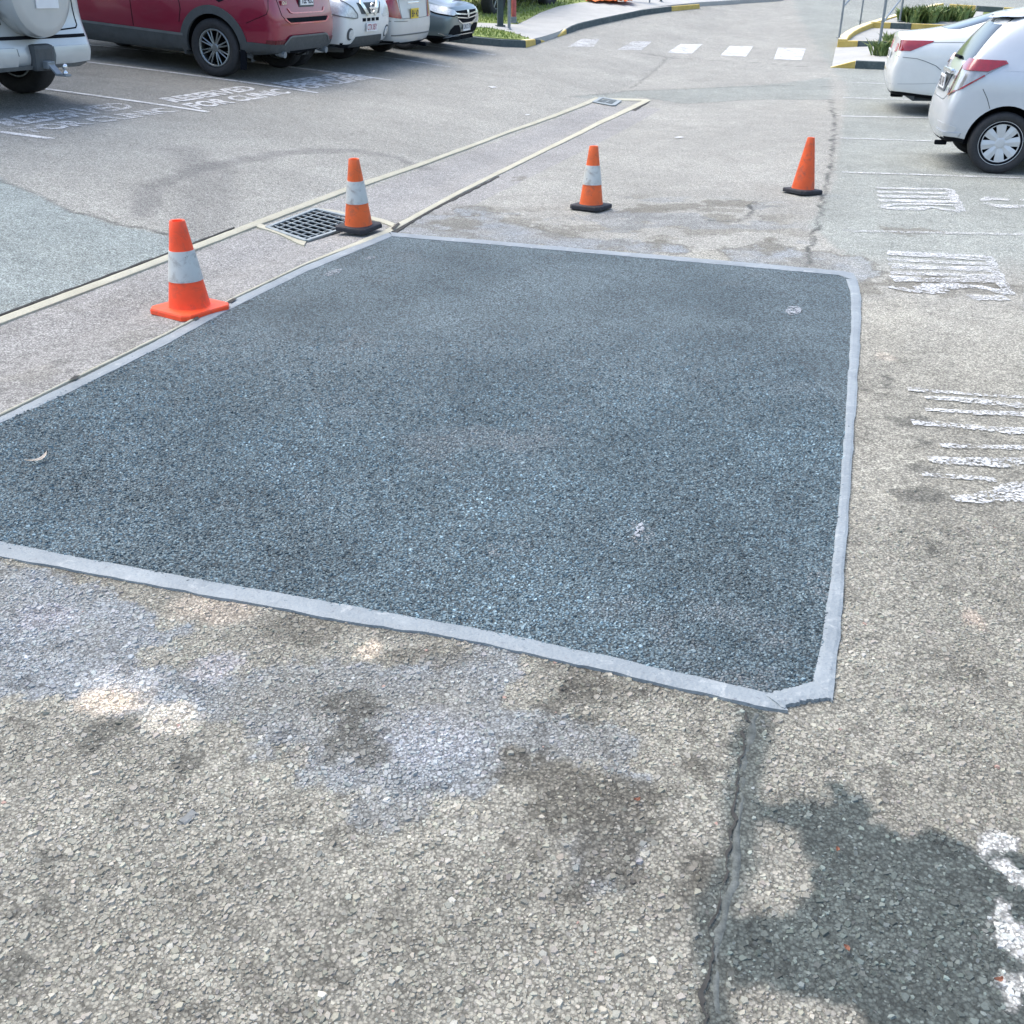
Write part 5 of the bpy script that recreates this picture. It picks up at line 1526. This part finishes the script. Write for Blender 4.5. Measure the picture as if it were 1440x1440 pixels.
g1 = slab('grass_strip', list(A((560,41.5),(640,44),(690,46.5),(722,53.5),(744,62),(738,63.5),(700,61),(640,55.5),(560,50))), .10, .3, M['grass_base'], .8)
tag(g1, kind='structure')
far = [(560,34.5),(640,37),(690,39),(726,40.5),(742,33),(758,23.5),(785,14.5),(815,9),(850,6),(890,3.5),(960,1.6),(1030,-.5),(1060,-2.5)]
fl = [tuple(q) for q in A(*far)]
g2 = slab('lawn', fl + [(14, 44), (14, 70), (-40, 70), (-40, 20)], .09, .3, M['grass_base'], 1.5)
tag(g2, 'sloping green lawn beyond the parked cars', kind='structure')
def blades(name, polys, dens, hmin, hmax, mat, label, lift, w=.012, clump=0):
    rng = np.random.default_rng(3)
    V = []; Fs = []
    for P in polys:
        P = np.asarray(P)
        x0, y0 = P.min(0); x1, y1 = P.max(0)
        n = int((x1 - x0) * (y1 - y0) * dens)
        x = rng.uniform(x0, x1, n); y = rng.uniform(y0, y1, n)
        m = in_poly(x, y, P); x, y = x[m], y[m]
        z = hgt(x, y) + lift
        a = rng.uniform(0, math.tau, len(x)); hh = rng.uniform(hmin, hmax, len(x)); ln = rng.normal(0, .4, (len(x), 2)) * hh[:, None]
        ww = w * rng.uniform(.6, 1.5, len(x))
        v0 = np.stack([x - np.cos(a) * ww, y - np.sin(a) * ww, z - .02], -1); v1 = np.stack([x + np.cos(a) * ww, y + np.sin(a) * ww, z - .02], -1)
        v2 = np.stack([x + ln[:, 0], y + ln[:, 1], z + hh], -1)
        V.append(np.stack([v0, v1, v2], 1).reshape(-1, 3))
    V = np.concatenate(V)
    n = len(V) // 3
    o = np_mesh(name, V, np.arange(3 * n), np.arange(n) * 3, None, mat)
    return tag(o, label, 'grass', kind='stuff')
vis = [tuple(q) for q in A((600,36),(690,38.5),(726,40),(742,32.5),(758,23),(785,14),(815,8.5),(850,5.5),(890,3),(960,1),(960,-9),(600,-9))]
blades('lawn_grass', [vis], 160, .03, .09, M['grass'], 'short green grass on the lawn', .09, .02)
blades('verge_grass', [A((640,45),(690,47),(722,54),(744,61.5),(738,63),(700,60.5),(650,56))], 350, .02, .07, M['grass'], 'thin yellow-green grass on the island', .10, .02)

# posts on the island
def post(name, px, py, top_h, size, mat, label, cat, square=False, extra=None, lift=.09):
    p = gp(px, py); root = empty(name, (p[0], p[1], p[2] + lift)); tag(root, label, cat)
    bm = bmesh.new()
    if square: bm_box(bm, (0, 0, top_h / 2), (size, size * .7, top_h), .012, Matrix.Rotation(.3, 3, 'Z'))
    else: bm_tube(bm, [(0, 0, -.05), (0, 0, top_h)], size / 2, 14)
    bm_obj('shaft', bm, mat, root)
    bm = bmesh.new()
    if square: bm_box(bm, (0, 0, .02), (size * 1.5, size * 1.3, .03), .006, Matrix.Rotation(.3, 3, 'Z'))
    else: bm_lathe(bm, [(size * .9, 0), (size * .9, .015), (size * .55, .03), (.0005, .03)], 14, 'Z')
    bm_obj('footing', bm, M['galv'] if not square else mat, root)
    if extra: extra(root)
    return root
def ex1(r):
    bm = bmesh.new(); bm_box(bm, (0, 0, .92), (.16, .13, .10), .01, Matrix.Rotation(.3, 3, 'Z')); bm_obj('clamp', bm, M['galv'], r)
post('dark_post', 703.5, 44, 2.4, .13, M['post_dark'], 'thick dark post on the island beside the silver pole', 'post', True, ex1)
def ex2(r):
    bm = bmesh.new(); bm_box(bm, (0, -.03, 2.3), (.32, .01, .45), .004); bm_obj('sign_panel', bm, M['plate_white'], r)
post('sign_pole', 716, 48.5, 2.6, .07, M['galv'], 'thin silver sign pole on the island between dark post and red post', 'pole', False, ex2)
def ex3(r):
    bm = bmesh.new(); bm_tube(bm, [(0, 0, .82), (0, 0, 1.02)], .068, 14); bm_obj('white_band', bm, M['plate_white'], r)
    bm = bmesh.new(); bm_box(bm, (0, 0, .05), (.13, .13, .16), .01); bm_obj('foot', bm, M['galv'], r)
post('red_post', 722.5, 38.5, 1.2, .115, M['red_paint'], 'faded red bollard with a white band behind the silver pole', 'bollard', False, ex3)

# orange mesh heap, board and small post by the far path
p = gp(856, 9)
root = empty('orange_mesh_heap', (p[0], p[1], p[2] + .09)); tag(root, 'crumpled orange safety mesh lying on the lawn beside the far path', 'safety mesh')
bm = bmesh.new()
rr = random.Random(4)
n1, n2 = 26, 9
g = [[bm.verts.new(((i / n1 - .5) * 1.25 + rr.uniform(-.03, .03), (j / n2 - .5) * .7 + .08 * math.sin(i * .9), .02 + .24 * (1 - abs(j / n2 - .5) * 1.7) * (.55 + .45 * math.sin(i * .8 + j)) + rr.uniform(0, .05))) for j in range(n2 + 1)] for i in range(n1 + 1)]
for i in range(n1):
    for j in range(n2): bm.faces.new((g[i][j], g[i + 1][j], g[i + 1][j + 1], g[i][j + 1]))
mm_ = bm_obj('mesh_fabric', bm, M['orange_cloth'], root)
md = mm_.modifiers.new('s', 'SOLIDIFY'); md.thickness = .012
p = gp(898, 8)
root = empty('site_board', (p[0], p[1], p[2] + .09)); tag(root, 'small pale blue-grey board standing beside the far path', 'board')
bm = bmesh.new(); bm_box(bm, (0, 0, .42), (.75, .03, .6), .01); bm_obj('panel', bm, M['blue'], root)
for s_ in (-1, 1):
    bm = bmesh.new(); bm_box(bm, (s_ * .3, .02, .2), (.04, .04, .42), .005); bm_obj('leg', bm, M['galv'], root)
post('green_post', 929, 8, 1.0, .07, M['post_dark'], 'thin dark green post standing alone by the far path', 'post')

# ------------------------------------------------------------------ stepped ramp on the right
rp = empty('stepped_ramp'); tag(rp, 'concrete stepped ramp with black and yellow kerbs behind the white sedan', 'ramp')
O = gp(1168, 95)[:2]
ux = np.array([.967, -.255]); uy = BD          # along the bays / up the slope
def RP(a, b, dz=0): q = O + ux * a + uy * b; return Vector((q[0], q[1], float(hgt(*q)) + dz))
def rslab(name, pts, z0s, mat, thick=.5):
    bm = bmesh.new()
    top = [bm.verts.new(RP(a, b) * 1 + Vector((0, 0, z))) for (a, b), z in zip(pts, z0s)]
    bot = [bm.verts.new(v.co - Vector((0, 0, thick))) for v in top]
    n = len(top)
    f = bm.faces.new(top); bm.faces.new(bot[::-1])
    for k in range(n): bm.faces.new((top[k], bot[k], bot[(k + 1) % n], top[(k + 1) % n]))
    bmesh.ops.triangulate(bm, faces=[f])
    return bm_obj(name, bm, mat, rp)
def rkerb(name, a, b, hh, w, side, top):
    """kerb length from ramp point a to b, face painted, top cream; heights above the terrain given as (z0, z1)"""
    A_, B_ = RP(*a), RP(*b)
    t = (B_ - A_); t.z = 0; t.normalize(); q = Vector((-t.y, t.x, 0)) * w
    bm = bmesh.new()
    rows = []
    for P, (z0, z1) in ((A_, hh[0]), (B_, hh[1])):
        rows.append([bm.verts.new(P + Vector((0, 0, z0))), bm.verts.new(P + Vector((0, 0, z1 - .012))), bm.verts.new(P + q * .1 + Vector((0, 0, z1))), bm.verts.new(P + q + Vector((0, 0, z1))), bm.verts.new(P + q + Vector((0, 0, z0)))])
    for k in range(4):
        f = bm.faces.new((rows[0][k], rows[0][k + 1], rows[1][k + 1], rows[1][k])); f.material_index = 1 if k == 2 else 0
    bm.faces.new(rows[0]); bm.faces.new(rows[1])
    o = bm_obj(name, bm, side, rp); o.data.materials.append(top)
    return o
Y_, K_, CR = M['kerb_yellow'], M['kerb_dark'], M['kerb_cream']
# lowest apron and its wedge kerb
rslab('apron', [(0.02, .05), (1.4, .10), (1.4, 2.9), (-.05, 2.9)], [.0, .13, .16, .06], M['path'], .4)
rkerb('kerb_stone', (0, 0), (.48, 0), [(-.05, .01), (-.05, .15)], .14, Y_, CR)
rkerb('kerb_stone', (.49, 0), (1.9, 0), [(-.05, .15), (-.05, .15)], .14, K_, K_)
rkerb('kerb_stone', (1.91, 0), (3.2, 0), [(-.05, .15), (-.05, .15)], .14, Y_, CR)
# first riser
rkerb('kerb_stone', (-.02, 2.9), (.42, 2.9), [(-.1, .20), (-.05, .22)], .18, Y_, CR)
rkerb('kerb_stone', (.43, 2.9), (1.05, 2.9), [(-.05, .22), (-.05, .23)], .18, K_, CR)
rkerb('kerb_stone', (1.06, 2.9), (1.5, 2.9), [(-.05, .23), (-.05, .24)], .18, Y_, CR)
rslab('landing', [(.0, 3.08), (1.9, 3.08), (1.9, 6.2), (.55, 6.2)], [.14, .16, .12, .12], M['path'], .4)
# curved side kerb climbing from the first riser
prev = (-.02, 2.9)
for i, (a, b) in enumerate([(.0, 3.6), (.08, 4.4), (.22, 5.2), (.42, 6.0), (.66, 6.7), (.95, 7.5), (1.3, 8.4), (1.75, 9.4), (2.3, 10.6)]):
    rkerb('side_kerb', (prev[0] + .2, prev[1]), (a + .2, b), [(-.1, .24), (-.1, .24)], .2, Y_, CR)
    prev = (a, b)
rkerb('kerb_stone', (.62, 6.2), (1.1, 6.2), [(-.05, .26), (-.05, .26)], .18, Y_, CR)
rkerb('kerb_stone', (1.11, 6.2), (1.6, 6.2), [(-.05, .26), (-.05, .26)], .18, K_, CR)
rkerb('kerb_stone', (1.61, 6.2), (2.4, 6.2), [(-.05, .26), (-.05, .26)], .18, Y_, CR)
rslab('landing', [(.72, 6.4), (3.2, 6.4), (3.6, 10.4), (2.2, 10.4)], [.2, .2, .2, .2], M['path'], .4)
for k in range(5):
    rkerb('kerb_stone', (2.6 + k * .7, 9.6 - k * .12), (3.28 + k * .7, 9.6 - (k + 1) * .12), [(-.05, .35), (-.05, .35)], .2, Y_ if k % 2 == 0 else K_, CR)
rslab('garden_bed', [(1.5, .2), (6.5, .2), (6.5, 10), (3.2, 10), (2.0, 6.0)], [.12, .12, .2, .2, .18], M['grass_base'], .4)
# handrails
hr = empty('handrail'); tag(hr, 'galvanised pipe handrail standing on the stepped ramp', 'handrail')
def rpost(px, py, h_, r=.024, lift=.22):
    p = gp(px, py); P = Vector(p) + Vector((0, 0, lift))
    bm = bmesh.new(); bm_tube(bm, [P - Vector((0, 0, .1)), P + Vector((0, 0, h_))], r, 12); bm_obj('post', bm, M['galv'], hr)
    bm = bmesh.new(); bm_lathe(bm, [(.07, 0), (.07, .012), (.03, .016), (.0005, .016)], 14, 'Z', Matrix.Translation(P)); bm_obj('base_plate', bm, M['galv'], hr)
    return P
PA = rpost(1178, 68, 1.05); PB = rpost(1208, 43, 1.05, .022); PC = rpost(1233, 86, 1.05, .03, .15); PD = rpost(1263, 43, 1.05, .028)
def rail(pts, r=.022):
    bm = bmesh.new(); bm_tube(bm, pts, r, 12); bm_obj('rail', bm, M['galv'], hr)
Z = lambda h_: Vector((0, 0, h_))
rail([PA + Z(1.05), PB + Z(1.05), PB + (PB - PA) * 1.0 + Z(1.1)]); rail([PA + Z(.66), (PA + PB) / 2 + Z(.78), PB + Z(.80)])
rail([PC + Z(1.05), PD + Z(1.05), PD + (PD - PC) * .8 + Z(1.1)]); rail([PC + Z(.6), PD + Z(.6)])
rail([PD + Z(.50), PD + Vector((1.4, .6, .95))], .018)

# planting beside the ramp
def tuft(name, px, py, n, h_, spread, label, mat, lift=.15, w=.02, seed=1, wide=(1, 1)):
    p = gp(px, py); root = empty(name, (p[0], p[1], p[2] + lift)); tag(root, label, 'plant')
    rng = random.Random(seed); bm = bmesh.new()
    for k in range(n):
        a = rng.uniform(0, math.tau); r = spread * math.sqrt(rng.random())
        b = Vector((r * math.cos(a) * wide[0], r * math.sin(a) * wide[1], 0)); hh = h_ * rng.uniform(.5, 1.1)
        ln = Vector((rng.gauss(0, .35), rng.gauss(0, .35), 0)) * hh; side = Vector((math.cos(a * 3), math.sin(a * 3), 0)) * w * rng.uniform(.6, 1.4)
        m_ = b + ln * .4 + Vector((0, 0, hh * .62)); t_ = b + ln + Vector((0, 0, hh * rng.uniform(.75, 1)))
        v = [bm.verts.new(b - side * .6), bm.verts.new(b + side * .6), bm.verts.new(m_ + side), bm.verts.new(m_ - side), bm.verts.new(t_)]
        bm.faces.new((v[0], v[1], v[2], v[3])); bm.faces.new((v[3], v[2], v[4]))
    bm_obj('leaves', bm, mat, root)
    bm = bmesh.new()
    for k in range(7):
        a = k * .9; bm_tube(bm, [(0, 0, -.1), (math.cos(a) * spread * .5 * wide[0], math.sin(a) * spread * .5 * wide[1], h_ * .5)], [.008, .004], 5)
    bm_obj('stems', bm, M['grass_base'], root)
tuft('grass_tuft', 1243, 86, 260, .42, .26, 'green grass tuft growing at the foot of the handrail', M['shrub'], .05, .018, 2)
tuft('strappy_shrub', 1290, 42, 700, .45, .5, 'bushy green strappy shrub behind the boot of the white sedan, left one', M['shrub'], .15, .03, 3)
tuft('strappy_shrub', 1330, 39, 650, .42, .6, 'bushy green strappy shrub above the rear window of the white sedan, right one', M['shrub'], .15, .03, 5)
tuft('low_shrub', 1254, 72, 160, .32, .2, 'small leafy shrub against the boot of the white sedan', M['shrub'], .1, .02, 7)

# ------------------------------------------------------------------ litter
def leaf(px, py, L, w, rot, mat, label, lift=.006, curl=.25):
    p = gp(px, py); bm = bmesh.new()
    n = 7; rows = []
    for i in range(n):
        t = i / (n - 1); ww = w * math.sin(math.pi * (t * .92 + .04)) ** .8
        x = (t - .5) * L; yb = .35 * L * (t - .5) ** 2 * 2; z = curl * L * (t - .5) ** 2 * 2 + .004
        rows.append([bm.verts.new((x, yb - ww, z + .003)), bm.verts.new((x, yb, z)), bm.verts.new((x, yb + ww, z + .003))])
    for A_, B_ in zip(rows, rows[1:]):
        for k in range(2): bm.faces.new((A_[k], A_[k + 1], B_[k + 1], B_[k]))
    r = bmesh.ops.solidify(bm, geom=bm.faces[:], thickness=.0008)
    o = bm_obj('fallen_leaf', bm, mat); o.location = (p[0], p[1], p[2] + lift); o.rotation_euler = (0, 0, rot)
    tag(o, label, 'leaf', 'fallen leaves'); return o
leaf(57, 654, .095, .011, 1.0, M['leaf'], 'curled pale dry leaf lying on the dark patch at the left', .018)
leaf(896, 1131, .016, .005, .3, M['leaf_red'], 'tiny reddish leaf on the dark stain left of the crack', .008)
leaf(1177, 1201, .013, .004, 1.3, M['leaf_red'], 'tiny reddish leaf on the dark tar nearest the pale island', .008)
leaf(1190, 1340, .015, .005, 2.0, M['leaf_red'], 'tiny reddish leaf on the dark tar near the bottom edge', .008)
leaf(1403, 1385, .018, .005, .2, M['leaf_red'], 'tiny reddish leaf beside the white paint at the lower right', .008)
p = gp(264, 1152)
bm = bmesh.new(); bm_box(bm, (0, 0, 0), (.04, .02, .010), .004, Matrix.Rotation(.9, 3, 'Z'))
for v in bm.verts: v.co += Vector((random.uniform(-.006, .006), random.uniform(-.006, .006), random.uniform(-.003, .002)))
o = bm_obj('loose_stone', bm, M['stone']); o.location = (p[0], p[1], p[2] + .003); tag(o, 'small flat grey stone lying on the near asphalt at the left', 'stone')

# ------------------------------------------------------------------ unseen trees added to shade the left bays (outside the frame)
def tree(x, y, trunk_h, crown, n, label, seed):
    rng = np.random.default_rng(seed)
    root = empty('added_shade_tree', (x, y, float(hgt(x, y)))); tag(root, label, 'tree')
    bm = bmesh.new()
    bm_tube(bm, [(0, 0, -.2), (.1, .05, 1.5), (.05, .1, trunk_h), (.2, .0, trunk_h + 1.5)], [.24, .2, .17, .1], 10)
    for k in range(9):
        a = k * 2.4; r = crown[0] * .6
        bm_tube(bm, [(.08, .08, trunk_h * (.75 + .03 * k)), (math.cos(a) * r * .5, math.sin(a) * r * .5, trunk_h + .7), (math.cos(a) * r, math.sin(a) * r, trunk_h + 1.2 + .2 * (k % 3))], [.09, .06, .025], 7)
    bm_obj('trunk', bm, M['bark'], root)
    th = rng.uniform(0, math.tau, n); rr = crown[0] * np.sqrt(rng.uniform(0, 1, n)); zz = rng.uniform(-1, 1, n)
    px = rr * np.cos(th); py = rr * np.sin(th); pz = trunk_h + crown[1] * .8 + zz * crown[1] * np.sqrt(np.clip(1.02 - (rr / crown[0]) ** 2, 0, 1))
    keep = fbm(px * .6 + 9, py * .6 + pz * .7, 1.0, 3, seed) > -.16
    px, py, pz = px[keep], py[keep], pz[keep]; m = len(px)
    c0 = np.stack([px, py, pz], -1)
    d1 = rng.normal(0, 1, (m, 3)); d1 /= np.linalg.norm(d1, axis=1)[:, None]; d2 = np.cross(d1, rng.normal(0, 1, (m, 3))); d2 /= np.linalg.norm(d2, axis=1)[:, None]
    s = rng.uniform(.07, .16, m)[:, None]
    V = np.stack([c0 - d1 * s * 1.6, c0 + d2 * s * .6, c0 + d1 * s * 1.6, c0 - d2 * s * .6], 1).reshape(-1, 3)
    o = np_mesh('crown', V, np.arange(4 * m), np.arange(m) * 4, None, M['shrub'], None, root)
M['bark'] = conc('bark', (.09, .07, .05), (.16, .13, .10), (.04, .04, .03), .5, 8)
tree(-10.6, 12.2, 3.6, (4.4, 2.2), 15000, 'unseen leafy tree added beyond the left edge to shade the nearest left bays', 4)
tree(-11.0, 20.0, 3.8, (4.4, 2.0), 13000, 'unseen leafy tree added behind the maroon SUV to shade the left bays', 8)
